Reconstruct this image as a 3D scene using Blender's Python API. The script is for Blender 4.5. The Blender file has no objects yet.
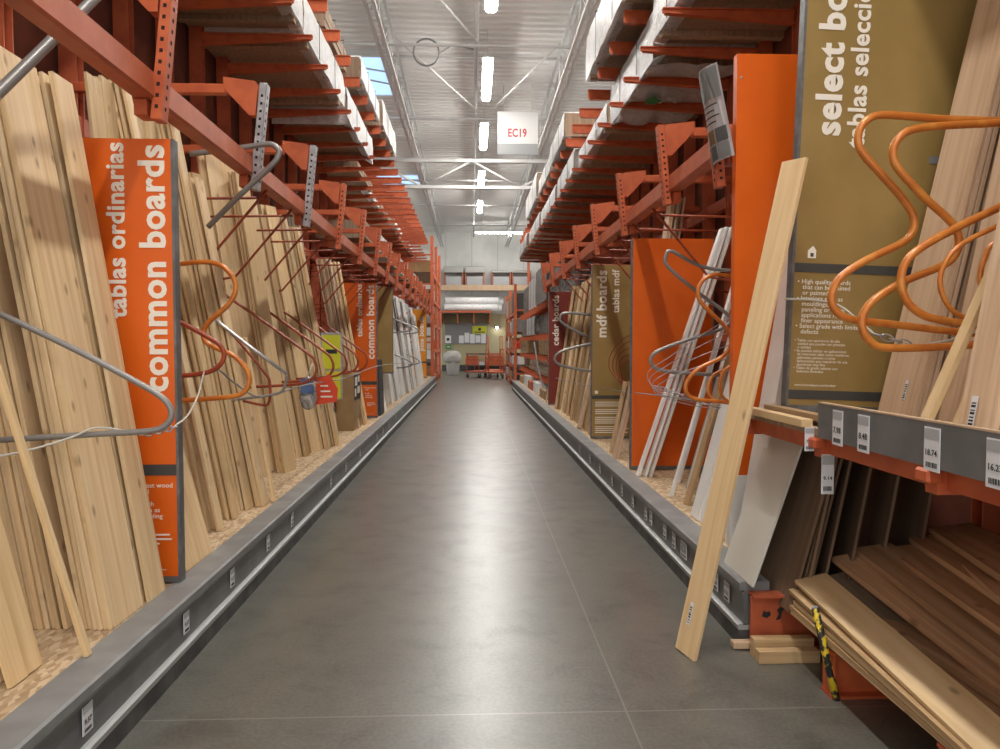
import bpy, bmesh, math, random
from mathutils import Vector, Matrix, Euler, noise
random.seed(7)
S = bpy.context.scene
COL = S.collection
PI = math.pi

# ------------------------------------------------------------------ camera
cam_d = bpy.data.cameras.new('camera'); cam = bpy.data.objects.new('camera', cam_d); COL.objects.link(cam)
F = 720.0
cam_d.sensor_width = 36; cam_d.lens = F/1000*36; cam_d.clip_start = .05; cam_d.clip_end = 200
cam.location = (0, 0, 1.5)
cam.rotation_euler = (math.radians(90-2.35), 0, math.radians(-2.23))
S.camera = cam
RM = cam.rotation_euler.to_matrix(); CL = Vector(cam.location)
def ray(px, py): return RM @ Vector(((px-500)/F, -(py-374.5)/F, -1))
def at(px, py, Y):
    d = ray(px, py); return CL + d*(Y/d.y)
def atz(px, py, Z):
    d = ray(px, py); return CL + d*((Z-CL.z)/d.z)
def atx(px, py, X):
    d = ray(px, py); return CL + d*(X/d.x)

# ------------------------------------------------------------------ materials
def mat(name, col, rough=.6, metal=0, spec=.5):
    m = bpy.data.materials.new(name); m.use_nodes = True
    b = m.node_tree.nodes['Principled BSDF']
    b.inputs['Base Color'].default_value = (*col, 1); b.inputs['Roughness'].default_value = rough
    b.inputs['Metallic'].default_value = metal; b.inputs['Specular IOR Level'].default_value = spec
    return m
def nd(m, t, **kw):
    n = m.node_tree.nodes.new(t)
    for k, v in kw.items(): setattr(n, k, v)
    return n
def lk(m, a, b): m.node_tree.links.new(a, b)
def ramp(m, fac, stops):
    r = nd(m, 'ShaderNodeValToRGB'); e = r.color_ramp.elements
    while len(e) < len(stops): e.new(.5)
    for i, (p, c) in enumerate(stops): e[i].position = p; e[i].color = (*c, 1)
    lk(m, fac, r.inputs['Fac']); return r.outputs['Color']
def mixc(m, fac, a, b, mode='MIX'):
    n = nd(m, 'ShaderNodeMix', data_type='RGBA', blend_type=mode)
    for s, v in ((n.inputs[0], fac), (n.inputs[6], a), (n.inputs[7], b)):
        if hasattr(v, 'is_output'): lk(m, v, s)
        elif isinstance(v, tuple): s.default_value = (*v, 1)
        else: s.default_value = v
    return n.outputs[2]
def bsdf(m): return m.node_tree.nodes['Principled BSDF']

def wood(name, dark, mid, light, knots=.5, rough=.6, var=.25):
    m = mat(name, mid, rough, 0, .3)
    tc = nd(m, 'ShaderNodeTexCoord'); oi = nd(m, 'ShaderNodeObjectInfo')
    off = nd(m, 'ShaderNodeVectorMath', operation='SCALE'); off.inputs[0].default_value = (7.3, 11.1, 23.7); lk(m, oi.outputs['Random'], off.inputs['Scale'])
    add = nd(m, 'ShaderNodeVectorMath', operation='ADD'); lk(m, tc.outputs['Object'], add.inputs[0]); lk(m, off.outputs[0], add.inputs[1])
    mp = nd(m, 'ShaderNodeMapping'); mp.inputs['Scale'].default_value = (32, 32, .8); lk(m, add.outputs[0], mp.inputs[0])
    n1 = nd(m, 'ShaderNodeTexNoise'); n1.inputs['Scale'].default_value = 1; n1.inputs['Detail'].default_value = 3; n1.inputs['Distortion'].default_value = .6; lk(m, mp.outputs[0], n1.inputs['Vector'])
    mp2 = nd(m, 'ShaderNodeMapping'); mp2.inputs['Scale'].default_value = (5, 5, .35); lk(m, add.outputs[0], mp2.inputs[0])
    n2 = nd(m, 'ShaderNodeTexNoise'); n2.inputs['Scale'].default_value = 1; n2.inputs['Detail'].default_value = 2; lk(m, mp2.outputs[0], n2.inputs['Vector'])
    # cathedral rings: sine of the low noise
    ms = nd(m, 'ShaderNodeMath', operation='MULTIPLY'); ms.inputs[1].default_value = 60; lk(m, n2.outputs['Fac'], ms.inputs[0])
    sn = nd(m, 'ShaderNodeMath', operation='SINE'); lk(m, ms.outputs[0], sn.inputs[0])
    ma = nd(m, 'ShaderNodeMath', operation='MULTIPLY_ADD'); ma.inputs[1].default_value = .075; lk(m, sn.outputs[0], ma.inputs[0]); lk(m, n1.outputs['Fac'], ma.inputs[2])
    c = ramp(m, ma.outputs[0], [(.08, dark), (.5, mid), (.85, light)])
    # board to board tone
    hv = nd(m, 'ShaderNodeHueSaturation'); lk(m, c, hv.inputs['Color'])
    mr = nd(m, 'ShaderNodeMapRange'); mr.inputs['To Min'].default_value = 1-var; mr.inputs['To Max'].default_value = 1+var*.5; lk(m, oi.outputs['Random'], mr.inputs['Value']); lk(m, mr.outputs[0], hv.inputs['Value'])
    out = hv.outputs['Color']
    if knots:
        sxyz = nd(m, 'ShaderNodeSeparateXYZ'); lk(m, add.outputs[0], sxyz.inputs[0])
        cxyz = nd(m, 'ShaderNodeCombineXYZ'); lk(m, sxyz.outputs[1], cxyz.inputs[0]); lk(m, sxyz.outputs[2], cxyz.inputs[1])
        mp3 = nd(m, 'ShaderNodeMapping'); mp3.inputs['Scale'].default_value = (8, 3.6, 1); lk(m, cxyz.outputs[0], mp3.inputs[0])
        v = nd(m, 'ShaderNodeTexVoronoi', voronoi_dimensions='2D'); v.inputs['Scale'].default_value = 1; lk(m, mp3.outputs[0], v.inputs['Vector'])
        k = ramp(m, v.outputs['Distance'], [(.0, (1, 1, 1)), (.05, (.8, .8, .8)), (.12, (0, 0, 0))])
        sp = nd(m, 'ShaderNodeSeparateColor'); lk(m, v.outputs['Color'], sp.inputs[0])
        th = nd(m, 'ShaderNodeMath', operation='LESS_THAN'); th.inputs[1].default_value = knots; lk(m, sp.outputs[0], th.inputs[0])
        mu = nd(m, 'ShaderNodeMath', operation='MULTIPLY'); lk(m, k, mu.inputs[0]); lk(m, th.outputs[0], mu.inputs[1])
        mu2 = nd(m, 'ShaderNodeMath', operation='MULTIPLY'); mu2.inputs[1].default_value = .6; lk(m, mu.outputs[0], mu2.inputs[0])
        out = mixc(m, mu2.outputs[0], out, (.17, .075, .03))
    lk(m, out, bsdf(m).inputs['Base Color'])
    return m
def dirty(m, c1, c2, scale=6, amt=(.45, .65), bump=0, stretch=None):
    tc = nd(m, 'ShaderNodeTexCoord'); n = nd(m, 'ShaderNodeTexNoise'); n.inputs['Scale'].default_value = scale; n.inputs['Detail'].default_value = 5
    v = tc.outputs['Object']
    if stretch:
        mp = nd(m, 'ShaderNodeMapping'); mp.inputs['Scale'].default_value = stretch; lk(m, v, mp.inputs[0]); v = mp.outputs[0]
    lk(m, v, n.inputs['Vector'])
    lk(m, ramp(m, n.outputs['Fac'], [(amt[0], c1), (amt[1], c2)]), bsdf(m).inputs['Base Color'])
    if bump:
        b = nd(m, 'ShaderNodeBump'); b.inputs['Strength'].default_value = bump; b.inputs['Distance'].default_value = .02
        lk(m, n.outputs['Fac'], b.inputs['Height']); lk(m, b.outputs[0], bsdf(m).inputs['Normal'])
    return m

M = {}
M['pine'] = wood('pine', (.60, .395, .195), (.755, .56, .325), (.84, .67, .45), .42, var=.16)
M['clear'] = wood('clear_pine', (.63, .41, .20), (.755, .545, .30), (.82, .63, .40), .06, var=.14)
M['pale'] = wood('pale_hardwood', (.47, .30, .18), (.64, .455, .30), (.73, .555, .40), 0, var=.2)
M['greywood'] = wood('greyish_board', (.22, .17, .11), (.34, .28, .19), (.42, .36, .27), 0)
M['tan'] = wood('tan_board', (.36, .215, .10), (.53, .35, .18), (.63, .46, .27), .15)
M['cedar'] = wood('cedar', (.36, .20, .10), (.56, .335, .185), (.70, .46, .28), .2, .7)
M['brownpanel'] = wood('brown_panel', (.15, .095, .06), (.21, .135, .085), (.26, .17, .11), 0, .55, .3)
M['load'] = wood('bundled_lumber', (.25, .17, .11), (.40, .29, .20), (.50, .38, .27), 0, .8)
M['mdf'] = mat('mdf', (.46, .30, .16), .8)
M['white'] = dirty(mat('white_primer', (.84, .83, .80), .4), (.79, .78, .75), (.88, .87, .85), 3)
M['offwhite'] = mat('off_white_laminate', (.66, .64, .58), .35)
M['orange'] = dirty(mat('orange_sign', (.78, .135, .010), .33), (.75, .125, .009), (.80, .145, .011), 2)
M['yellowor'] = mat('amber_sign', (.85, .32, .02), .4)
M['gold'] = dirty(mat('gold_sign', (.34, .225, .075), .33), (.31, .205, .068), (.365, .245, .085), 2.5)
M['darkred'] = mat('dark_red_sign', (.22, .028, .015), .45)
M['stripe'] = mat('dark_stripe', (.06, .058, .055), .5)
M['letter'] = mat('cream_lettering', (.90, .85, .76), .5)
M['edge'] = dirty(mat('grey_sign_edge', (.16, .16, .165), .45, .2), (.13, .13, .13), (.20, .20, .21), 12)
M['rack'] = dirty(mat('rack_paint', (.43, .088, .033), .5), (.40, .085, .038), (.50, .115, .045), 9, (.35, .6))
M['arm'] = dirty(mat('arm_paint', (.56, .12, .04), .45), (.48, .095, .034), (.60, .135, .046), 8, (.35, .6))
M['rail'] = dirty(mat('rail_paint', (.52, .12, .05), .5), (.46, .105, .042), (.57, .155, .075), 7, (.35, .7))
M['backsheet'] = dirty(mat('added_back_sheet', (.20, .06, .036), .8), (.14, .042, .028), (.24, .075, .042), 3)  # maroon for the added sheet that blocks light behind the racks
M['hoop_o'] = dirty(mat('hoop_orange', (.62, .22, .035), .3, .1), (.55, .17, .028), (.66, .25, .045), 14)
M['hoop_r'] = dirty(mat('hoop_red', (.34, .06, .025), .4), (.28, .05, .02), (.40, .08, .03), 14)
M['hoop_g'] = mat('hoop_grey', (.27, .26, .25), .38, .25)
M['steel'] = dirty(mat('galvanised_steel', (.5, .5, .52), .4, .7), (.42, .42, .44), (.6, .6, .62), 20)
M['hole'] = mat('dark_hole', (.02, .012, .01), .9)
M['kerb'] = dirty(mat('kerb_grey', (.21, .215, .215), .45), (.18, .185, .185), (.245, .25, .25), 5, (.4, .65))
M['kerbface'] = dirty(mat('kerb_face', (.135, .137, .14), .4), (.115, .118, .12), (.16, .162, .165), 6, (.35, .65))
M['kick'] = dirty(mat('kick_black', (.05, .05, .05), .55), (.035, .035, .035), (.09, .09, .088), 8, (.4, .7))
M['ledge'] = mat('ledge_light', (.36, .37, .37), .45)
M['tag'] = mat('white_tag', (.74, .75, .78), .4)
M['ink'] = mat('black_ink', (.02, .02, .02), .6)
M['brown_dark'] = mat('dark_slate', (.045, .045, .05), .5)
M['card'] = dirty(mat('cardboard', (.37, .235, .11), .8), (.34, .215, .10), (.40, .26, .125), 5)
M['black'] = mat('black', (.012, .012, .013), .5)
M['yellow'] = mat('yellow', (.72, .55, .02), .5)
M['lime'] = mat('lime_placard', (.60, .62, .03), .5)
M['redtag'] = mat('red_tag', (.72, .07, .025), .5)
M['signwhite'] = mat('sign_white', (.5, .505, .5), .6)
M['blue'] = mat('blue_bag', (.12, .2, .42), .3)
M['cord'] = mat('cord', (.55, .52, .46), .6)
M['deckwhite'] = mat('roof_white', (.66, .665, .65), .6)
M['truss'] = mat('truss_white', (.50, .505, .50), .5)
M['wallp'] = dirty(mat('wall_white', (.70, .71, .69), .7), (.62, .63, .61), (.76, .77, .75), .6)
M['olive'] = mat('olive_wall', (.44, .40, .24), .7)
M['grey'] = mat('grey', (.22, .225, .23), .5)
M['midgrey'] = mat('mid_grey', (.42, .43, .44), .5)
M['dark'] = mat('dark_grey', (.06, .06, .062), .6)
M['green'] = mat('green_ink', (.03, .30, .09), .5)
M['redink'] = mat('red_ink', (.33, .025, .035), .5)
M['bag'] = mat('grey_bag', (.42, .42, .40), .35)
def wrapmat():
    m = mat('plastic_wrap', (.88, .89, .89), .35, 0, .5)
    tc = nd(m, 'ShaderNodeTexCoord'); n = nd(m, 'ShaderNodeTexNoise'); n.inputs['Scale'].default_value = 9; n.inputs['Detail'].default_value = 4; n.inputs['Distortion'].default_value = 1.5
    lk(m, tc.outputs['Object'], n.inputs['Vector'])
    b = nd(m, 'ShaderNodeBump'); b.inputs['Strength'].default_value = .6; b.inputs['Distance'].default_value = .03
    lk(m, n.outputs['Fac'], b.inputs['Height']); lk(m, b.outputs[0], bsdf(m).inputs['Normal'])
    lk(m, ramp(m, n.outputs['Fac'], [(.3, (.74, .74, .74)), (.5, (.92, .93, .93))]), bsdf(m).inputs['Base Color'])
    return m
M['wrap'] = wrapmat()
def greywrap():
    m = mat('grey_wrap', (.42, .41, .39), .25, 0, .6); m2 = m
    tc = nd(m, 'ShaderNodeTexCoord'); n = nd(m, 'ShaderNodeTexNoise'); n.inputs['Scale'].default_value = 7; n.inputs['Detail'].default_value = 4; n.inputs['Distortion'].default_value = 2
    lk(m, tc.outputs['Object'], n.inputs['Vector'])
    b = nd(m, 'ShaderNodeBump'); b.inputs['Strength'].default_value = 1; b.inputs['Distance'].default_value = .06
    lk(m, n.outputs['Fac'], b.inputs['Height']); lk(m, b.outputs[0], bsdf(m).inputs['Normal'])
    lk(m, ramp(m, n.outputs['Fac'], [(.3, (.22, .21, .20)), (.6, (.55, .54, .52))]), bsdf(m).inputs['Base Color'])
    return m
M['greywrap'] = greywrap()
def chipboard():
    m = mat('chipboard', (.5, .36, .2), .85)
    tc = nd(m, 'ShaderNodeTexCoord'); v = nd(m, 'ShaderNodeTexVoronoi'); v.inputs['Scale'].default_value = 55
    mp = nd(m, 'ShaderNodeMapping'); mp.inputs['Scale'].default_value = (1, .45, 1); lk(m, tc.outputs['Object'], mp.inputs[0]); lk(m, mp.outputs[0], v.inputs['Vector'])
    sp = nd(m, 'ShaderNodeSeparateColor'); lk(m, v.outputs['Color'], sp.inputs[0])
    lk(m, ramp(m, sp.outputs[0], [(0, (.34, .22, .12)), (.5, (.50, .36, .21)), (1, (.62, .49, .33))]), bsdf(m).inputs['Base Color'])
    return m
M['chip'] = chipboard()
def concrete():
    m = mat('polished_concrete', (.12, .115, .10), .28, 0, .5)
    tc = nd(m, 'ShaderNodeTexCoord')
    n = nd(m, 'ShaderNodeTexNoise'); n.inputs['Scale'].default_value = .9; n.inputs['Detail'].default_value = 3; n.inputs['Roughness'].default_value = .5; lk(m, tc.outputs['Object'], n.inputs['Vector'])
    n2 = nd(m, 'ShaderNodeTexNoise'); n2.inputs['Scale'].default_value = 60; n2.inputs['Detail'].default_value = 3; lk(m, tc.outputs['Object'], n2.inputs['Vector'])
    c = ramp(m, n.outputs['Fac'], [(.2, (.086, .085, .073)), (.5, (.106, .105, .09)), (.85, (.13, .128, .11))])
    n4 = nd(m, 'ShaderNodeTexNoise'); n4.inputs['Scale'].default_value = 3.3; n4.inputs['Detail'].default_value = 5; n4.inputs['Roughness'].default_value = .65; n4.inputs['Distortion'].default_value = .4; lk(m, tc.outputs['Object'], n4.inputs['Vector'])
    c = mixc(m, .75, c, ramp(m, n4.outputs['Fac'], [(.32, (.35, .34, .33)), (.48, (.9, .89, .87)), (.68, (1.18, 1.16, 1.12))]), 'MULTIPLY')
    c = mixc(m, .18, c, ramp(m, n2.outputs['Fac'], [(.35, (.05, .05, .045)), (.65, (.26, .25, .22))]))
    # saw-cut joints
    sx = nd(m, 'ShaderNodeSeparateXYZ'); lk(m, tc.outputs['Object'], sx.inputs[0])
    def line(sock, pos, period, w):
        a = nd(m, 'ShaderNodeMath', operation='ADD'); a.inputs[1].default_value = -pos+period*50+period/2; lk(m, sock, a.inputs[0])
        mo = nd(m, 'ShaderNodeMath', operation='MODULO'); mo.inputs[1].default_value = period; lk(m, a.outputs[0], mo.inputs[0])
        s = nd(m, 'ShaderNodeMath', operation='SUBTRACT'); s.inputs[1].default_value = period/2; lk(m, mo.outputs[0], s.inputs[0])
        ab = nd(m, 'ShaderNodeMath', operation='ABSOLUTE'); lk(m, s.outputs[0], ab.inputs[0])
        l = nd(m, 'ShaderNodeMath', operation='LESS_THAN'); l.inputs[1].default_value = w; lk(m, ab.outputs[0], l.inputs[0]); return l.outputs[0]
    mx = nd(m, 'ShaderNodeMath', operation='MAXIMUM'); lk(m, line(sx.outputs[0], .63, 4.6, .004), mx.inputs[0]); lk(m, line(sx.outputs[1], 2.87, 4.6, .004), mx.inputs[1])
    ml = nd(m, 'ShaderNodeMath', operation='MULTIPLY'); ml.inputs[1].default_value = .65; lk(m, mx.outputs[0], ml.inputs[0])
    c = mixc(m, ml.outputs[0], c, (.26, .25, .22))
    lk(m, c, bsdf(m).inputs['Base Color'])
    lk(m, ramp(m, n4.outputs['Fac'], [(.2, (.37,)*3), (.8, (.295,)*3)]), bsdf(m).inputs['Roughness'])
    bsdf(m).inputs['Coat Weight'].default_value = .22; bsdf(m).inputs['Coat Roughness'].default_value = .285
    bp = nd(m, 'ShaderNodeBump'); bp.inputs['Strength'].default_value = .12; bp.inputs['Distance'].default_value = .004; lk(m, n4.outputs['Fac'], bp.inputs['Height']); lk(m, bp.outputs[0], bsdf(m).inputs['Coat Normal'])
    return m
M['floor'] = concrete(); bsdf(M['floor']).inputs['Specular IOR Level'].default_value = .75
def emis(name, col, s):
    m = mat(name, col, .5); b = bsdf(m); b.inputs['Emission Color'].default_value = (*col, 1); b.inputs['Emission Strength'].default_value = s; return m
M['lamp'] = emis('lamp_glow', (1, .965, .91), 46)
M['sky'] = emis('skylight_glow', (.42, .66, 1), .42)
M['brick'] = mat('pole_paint', (.7, .55, .03), .5)
def striped():
    m = mat('yellow_black', (.7, .5, .02), .5); tc = nd(m, 'ShaderNodeTexCoord'); n = nd(m, 'ShaderNodeTexNoise'); n.inputs['Scale'].default_value = 22; n.inputs['Detail'].default_value = 2
    lk(m, tc.outputs['Object'], n.inputs['Vector']); lk(m, ramp(m, n.outputs['Fac'], [(.47, (.70, .50, .02)), (.52, (.02, .02, .02))]), bsdf(m).inputs['Base Color']); return m
M['striped'] = striped()

# ------------------------------------------------------------------ mesh helpers
def mesh(bm, name, m, smooth=False):
    me = bpy.data.meshes.new(name); bmesh.ops.recalc_face_normals(bm, faces=bm.faces[:]); bm.to_mesh(me); bm.free()
    for x in (m if isinstance(m, (list, tuple)) else [m]): me.materials.append(M[x] if isinstance(x, str) else x)
    if smooth:
        for p in me.polygons: p.use_smooth = True
    return me
def link(name, me, parent=None, loc=None, rot=None, mtx=None):
    o = bpy.data.objects.new(name, me); COL.objects.link(o)
    if parent: o.parent = parent
    if mtx is not None: o.matrix_local = mtx
    if loc is not None: o.location = loc
    if rot is not None: o.rotation_euler = rot
    return o
def tag(o, label, cat, group=None):
    o['label'] = label; o['category'] = cat
    if group: o['group'] = group
    return o
def thing(name, label, cat, loc=(0, 0, 0), rot=(0, 0, 0), group=None):
    o = bpy.data.objects.new(name, None); COL.objects.link(o); o.location = loc; o.rotation_euler = rot; o.empty_display_size = .1
    return tag(o, label, cat, group)
def struct(name, me, parent=None, **k):
    o = link(name, me, parent, **k)
    if not parent: o['kind'] = 'structure'
    return o
def box(bm, x0, x1, y0, y1, z0, z1, bev=0, mi=0):
    r = bmesh.ops.create_cube(bm, size=1); vs = r['verts']
    for v in vs: v.co = Vector((x0+(v.co.x+.5)*(x1-x0), y0+(v.co.y+.5)*(y1-y0), z0+(v.co.z+.5)*(z1-z0)))
    fs = set(f for v in vs for f in v.link_faces)
    for f in fs: f.material_index = mi
    if bev: bmesh.ops.bevel(bm, geom=list(set(e for v in vs for e in v.link_edges)), offset=bev, segments=1, affect='EDGES')
def boxme(name, m, *a, bev=0):
    bm = bmesh.new(); box(bm, *a, bev=bev); return mesh(bm, name, m)
def prism(bm, pts, axis, a, b, mi=0):
    """outline pts (2D) extruded along axis from a to b"""
    def P(u, v, w):
        return {'x': (w, u, v), 'y': (u, w, v), 'z': (u, v, w)}[axis]
    A = [bm.verts.new(P(u, v, a)) for u, v in pts]; B = [bm.verts.new(P(u, v, b)) for u, v in pts]
    f = bm.faces.new(A); f.material_index = mi; f = bm.faces.new(B[::-1]); f.material_index = mi
    n = len(pts)
    for i in range(n):
        f = bm.faces.new((A[i], A[(i+1) % n], B[(i+1) % n], B[i])); f.material_index = mi
def smooth_path(pts, n=6):
    P = [Vector(p) for p in pts]; out = []
    Q = [P[0]*2-P[1]]+P+[P[-1]*2-P[-2]]
    for i in range(1, len(Q)-2):
        for k in range(n):
            t = k/n; a, b, c, d = Q[i-1:i+3]
            out.append(.5*((2*b)+(c-a)*t+(2*a-5*b+4*c-d)*t*t+(3*b-a-3*c+d)*t**3))
    out.append(P[-1]); return out
def tube(bm, pts, r, seg=8, sm=0, mi=0):
    P = smooth_path(pts, sm) if sm else [Vector(p) for p in pts]
    rings = []; up = None
    for i, p in enumerate(P):
        t = (P[min(i+1, len(P)-1)]-P[max(i-1, 0)]).normalized()
        if up is None: up = t.orthogonal().normalized()
        else:
            up = up - t*up.dot(t); up = up.normalized() if up.length > 1e-6 else t.orthogonal().normalized()
        b = t.cross(up)
        rings.append([bm.verts.new(p+(up*math.cos(a)+b*math.sin(a))*r) for a in [2*PI*k/seg for k in range(seg)]])
    for a, b in zip(rings, rings[1:]):
        for k in range(seg):
            f = bm.faces.new((a[k], a[(k+1) % seg], b[(k+1) % seg], b[k])); f.smooth = True; f.material_index = mi
    bm.faces.new(rings[0][::-1]).material_index = mi; bm.faces.new(rings[-1]).material_index = mi
def tubeme(name, m, pts, r, seg=8, sm=0):
    bm = bmesh.new(); tube(bm, pts, r, seg, sm)
    me = bpy.data.meshes.new(name); bmesh.ops.recalc_face_normals(bm, faces=bm.faces[:]); bm.to_mesh(me); bm.free(); me.materials.append(M[m]); return me
def frame(o, xa, ya, za):
    m = Matrix((xa, ya, za)).transposed().to_4x4(); m.translation = o; return m
_tx = {}
def text_mesh(body, bold=.0, lh=1.0, align='LEFT'):
    k = (body, bold, lh, align)
    if k in _tx: return _tx[k]
    c = bpy.data.curves.new('lettering', 'FONT'); c.body = body; c.size = 1; c.offset = bold; c.extrude = .006; c.resolution_u = 3; c.space_line = lh; c.align_x = align
    if bold: c.space_character = 1.0+bold*2
    o = bpy.data.objects.new('lettering', c); COL.objects.link(o)
    dg = bpy.context.evaluated_depsgraph_get(); me = bpy.data.meshes.new_from_object(o.evaluated_get(dg)); me.name = 'lettering'
    bpy.data.objects.remove(o); bpy.data.curves.remove(c)
    _tx[k] = me; return me
def text(parent, body, o, xa, ya, m='letter', length=None, size=None, bold=.02, lh=1.0, align='LEFT', name='lettering', sy=1):
    me0 = text_mesh(body, bold, lh, align); me = me0.copy(); me.materials.clear(); me.materials.append(M[m])
    xs = [v.co.x for v in me.vertices]
    if length: s = length/(max(xs)-min(xs)); x0 = min(xs)
    else: s = size; x0 = 0
    for v in me.vertices: v.co = Vector(((v.co.x-x0)*s, v.co.y*s*sy, v.co.z*min(s, .3)))
    me.update()
    za = Vector(xa).cross(Vector(ya)); mt = frame(Vector(o)+za*.0015, Vector(xa), Vector(ya), za)
    return link(name, me, parent, mtx=mt)

# ================================================================== THE SETTING
struct('floor', boxme('floor', 'floor', -12, 12, -6, 46, -.2, 0))
# corrugated roof deck, ribs run across the aisle
bm = bmesh.new(); prof = []; y = -6.0
while y < 44:
    for dy, z in ((0, 8.0), (.10, 8.0), (.13, 8.05), (.22, 8.05), (.25, 8.0)): prof.append((y+dy, z))
    y += .25
lo = [(bm.verts.new((-12, a, b)), bm.verts.new((12, a, b))) for a, b in prof]
for (a, b), (c, d) in zip(lo, lo[1:]): 
    if (b.co-d.co).length > 1e-5: bm.faces.new((a, b, d, c))
me = mesh(bm, 'ceiling', 'deckwhite')
struct('ceiling', me)
# roof sheet above the deck keeps it a real thickness
struct('trim_1', boxme('trim_1', 'deckwhite', -12, 12, -6, 44, 8.055, 8.15))
struct('wall_back', boxme('wall_back', 'wallp', -12, 12, 42, 42.3, 0, 8.05))
bm = bmesh.new()
for x in (-7.5, -6, -4.5, -3, -1.5, 0, 1.5, 3, 4.5, 6): box(bm, x-.015, x+.015, 41.985, 42, 4.4, 8)
struct('trim_2', mesh(bm, 'trim_2', 'midgrey'))
# skylights
def skylight(i, x0, x1, y0, y1):
    bm = bmesh.new()
    for a in ((x0-.06, x0, y0-.06, y1+.06), (x1, x1+.06, y0-.06, y1+.06), (x0, x1, y0-.06, y0), (x0, x1, y1, y1+.06)): box(bm, *a, 7.9, 8.02)
    w = struct(f'window_{i}', mesh(bm, f'window_{i}', 'truss'))
    link('pane', boxme('pane', 'sky', x0, x1, y0, y1, 7.93, 7.96), w)
    bm = bmesh.new(); tube(bm, [(x0, y0+.3, 7.88), (x1, y0+.9, 7.88)], .02, 6); link('safety_bar', mesh(bm, 'safety_bar', 'grey'), w)
    bm = bmesh.new(); tube(bm, [(x0, y0+.9, 7.88), (x1, y0+1.7, 7.88)], .02, 6); link('safety_bar', mesh(bm, 'safety_bar', 'grey'), w)
skylight(1, -3.4, -1.98, 16.3, 18.9)
skylight(2, -3.6, -2.05, 27.6, 29.2)

# roof trusses along the aisle
def truss(x, y0, y1, label):
    t = thing('roof_truss', label, 'truss', (x, 0, 7.15))
    for nm, z in (('bottom_chord', 0), ('top_chord', .72)):
        bm = bmesh.new()
        for s in (-.07, .07): box(bm, s-.028, s+.028, y0, y1, z-.03, z+.03)
        link(nm, mesh(bm, nm, 'truss'), t)
    y = y0; up = True
    while y < y1-.5:
        a, b = (.03, .69) if up else (.69, .03)
        link('web_bar', tubeme('web_bar', 'truss', [(0, y, a), (0, y+.75, b)], .016, 6), t)
        y += .75; up = not up
    return t
truss(-1.68, -1, 21.8, 'long white roof truss above the left racks, skylight beside it')
truss(2.0, -1, 21.8, 'long white roof truss above the right racks, near the hanging bay sign')
truss(-1.7, 22.6, 41.6, 'white roof truss in the far half of the hall above the left racks')
truss(2.0, 22.6, 41.6, 'white roof truss in the far half of the hall above the right racks')
g = thing('roof_girder', 'white cross girder spanning the aisle under the roof with slanted braces', 'girder', (0, 22.2, 6.3))
link('bottom_chord', boxme('bottom_chord', 'truss', -6, 6, -.06, .06, -.05, .05), g)
link('top_chord', boxme('top_chord', 'truss', -6, 6, -.06, .06, .75, .85), g)
for k in range(8):
    x = -6+1.5*k; a, b = ((0, .8) if k % 2 else (.8, 0))
    link('brace', tubeme('brace', 'truss', [(x, 0, a), (x+1.5, 0, b)], .035, 6), g)
for i, (yy, zz) in enumerate(((9.3, 7.25), (12.4, 7.85), (14.1, 7.25), (16.2, 7.85), (18.6, 7.25), (20.6, 7.85), (25.5, 7.25), (30, 7.25), (35, 7.25))):
    tag(link('bridging_bar', tubeme('bridging_bar', 'truss', [(-4, yy, zz), (4, yy, zz)], .03, 6)),
        f'thin white roof bridging bar crossing the aisle, {["nearest","second","third","fourth","fifth","sixth","seventh","eighth","farthest"][i]} from the camera', 'roof bar', 'roof bridging bars')
for i, (a, b) in enumerate((((-1.6, 11, 7.9), (0.1, 14.0, 7.3)), ((-1.6, 15.3, 7.9), (.1, 18, 7.3)), ((1.9, 15.5, 7.9), (.5, 18, 7.3)))):
    tag(link('sway_brace', tubeme('sway_brace', 'truss', [a, b], .022, 6)), ['slanted roof sway brace left of the lamps nearest the camera', 'slanted roof sway brace beside the skylight left of the lamps', 'slanted roof sway brace right of the lamps'][i], 'roof brace')
cd = thing('conduit', 'straight pale conduit pipe running along the roof left of the lamp strips', 'conduit', (.1, 0, 7.62))
link('pipe', tubeme('pipe', 'truss', [(0, 2, 0), (0, 41, 0)], .045, 8), cd)
for k in range(9): link('hanger_rod', tubeme('hanger_rod', 'truss', [(0, 4+4.3*k, 0), (0, 4+4.3*k, .42)], .012, 6), cd)
tag(link('hanging_cable_coil', tubeme('cable_coil', 'grey', [(at(426, 51, 15).x+.26*math.cos(a), 15+.02*a, at(426, 51, 15).z+.26*math.sin(a)) for a in [k*2*PI/24 for k in range(25)]]+[(-.4, 15.2, 7.7), (.05, 15.3, 7.66)], .02, 6)), 'coil of grey cable hanging under the roof left of the lamps', 'cable')

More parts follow.
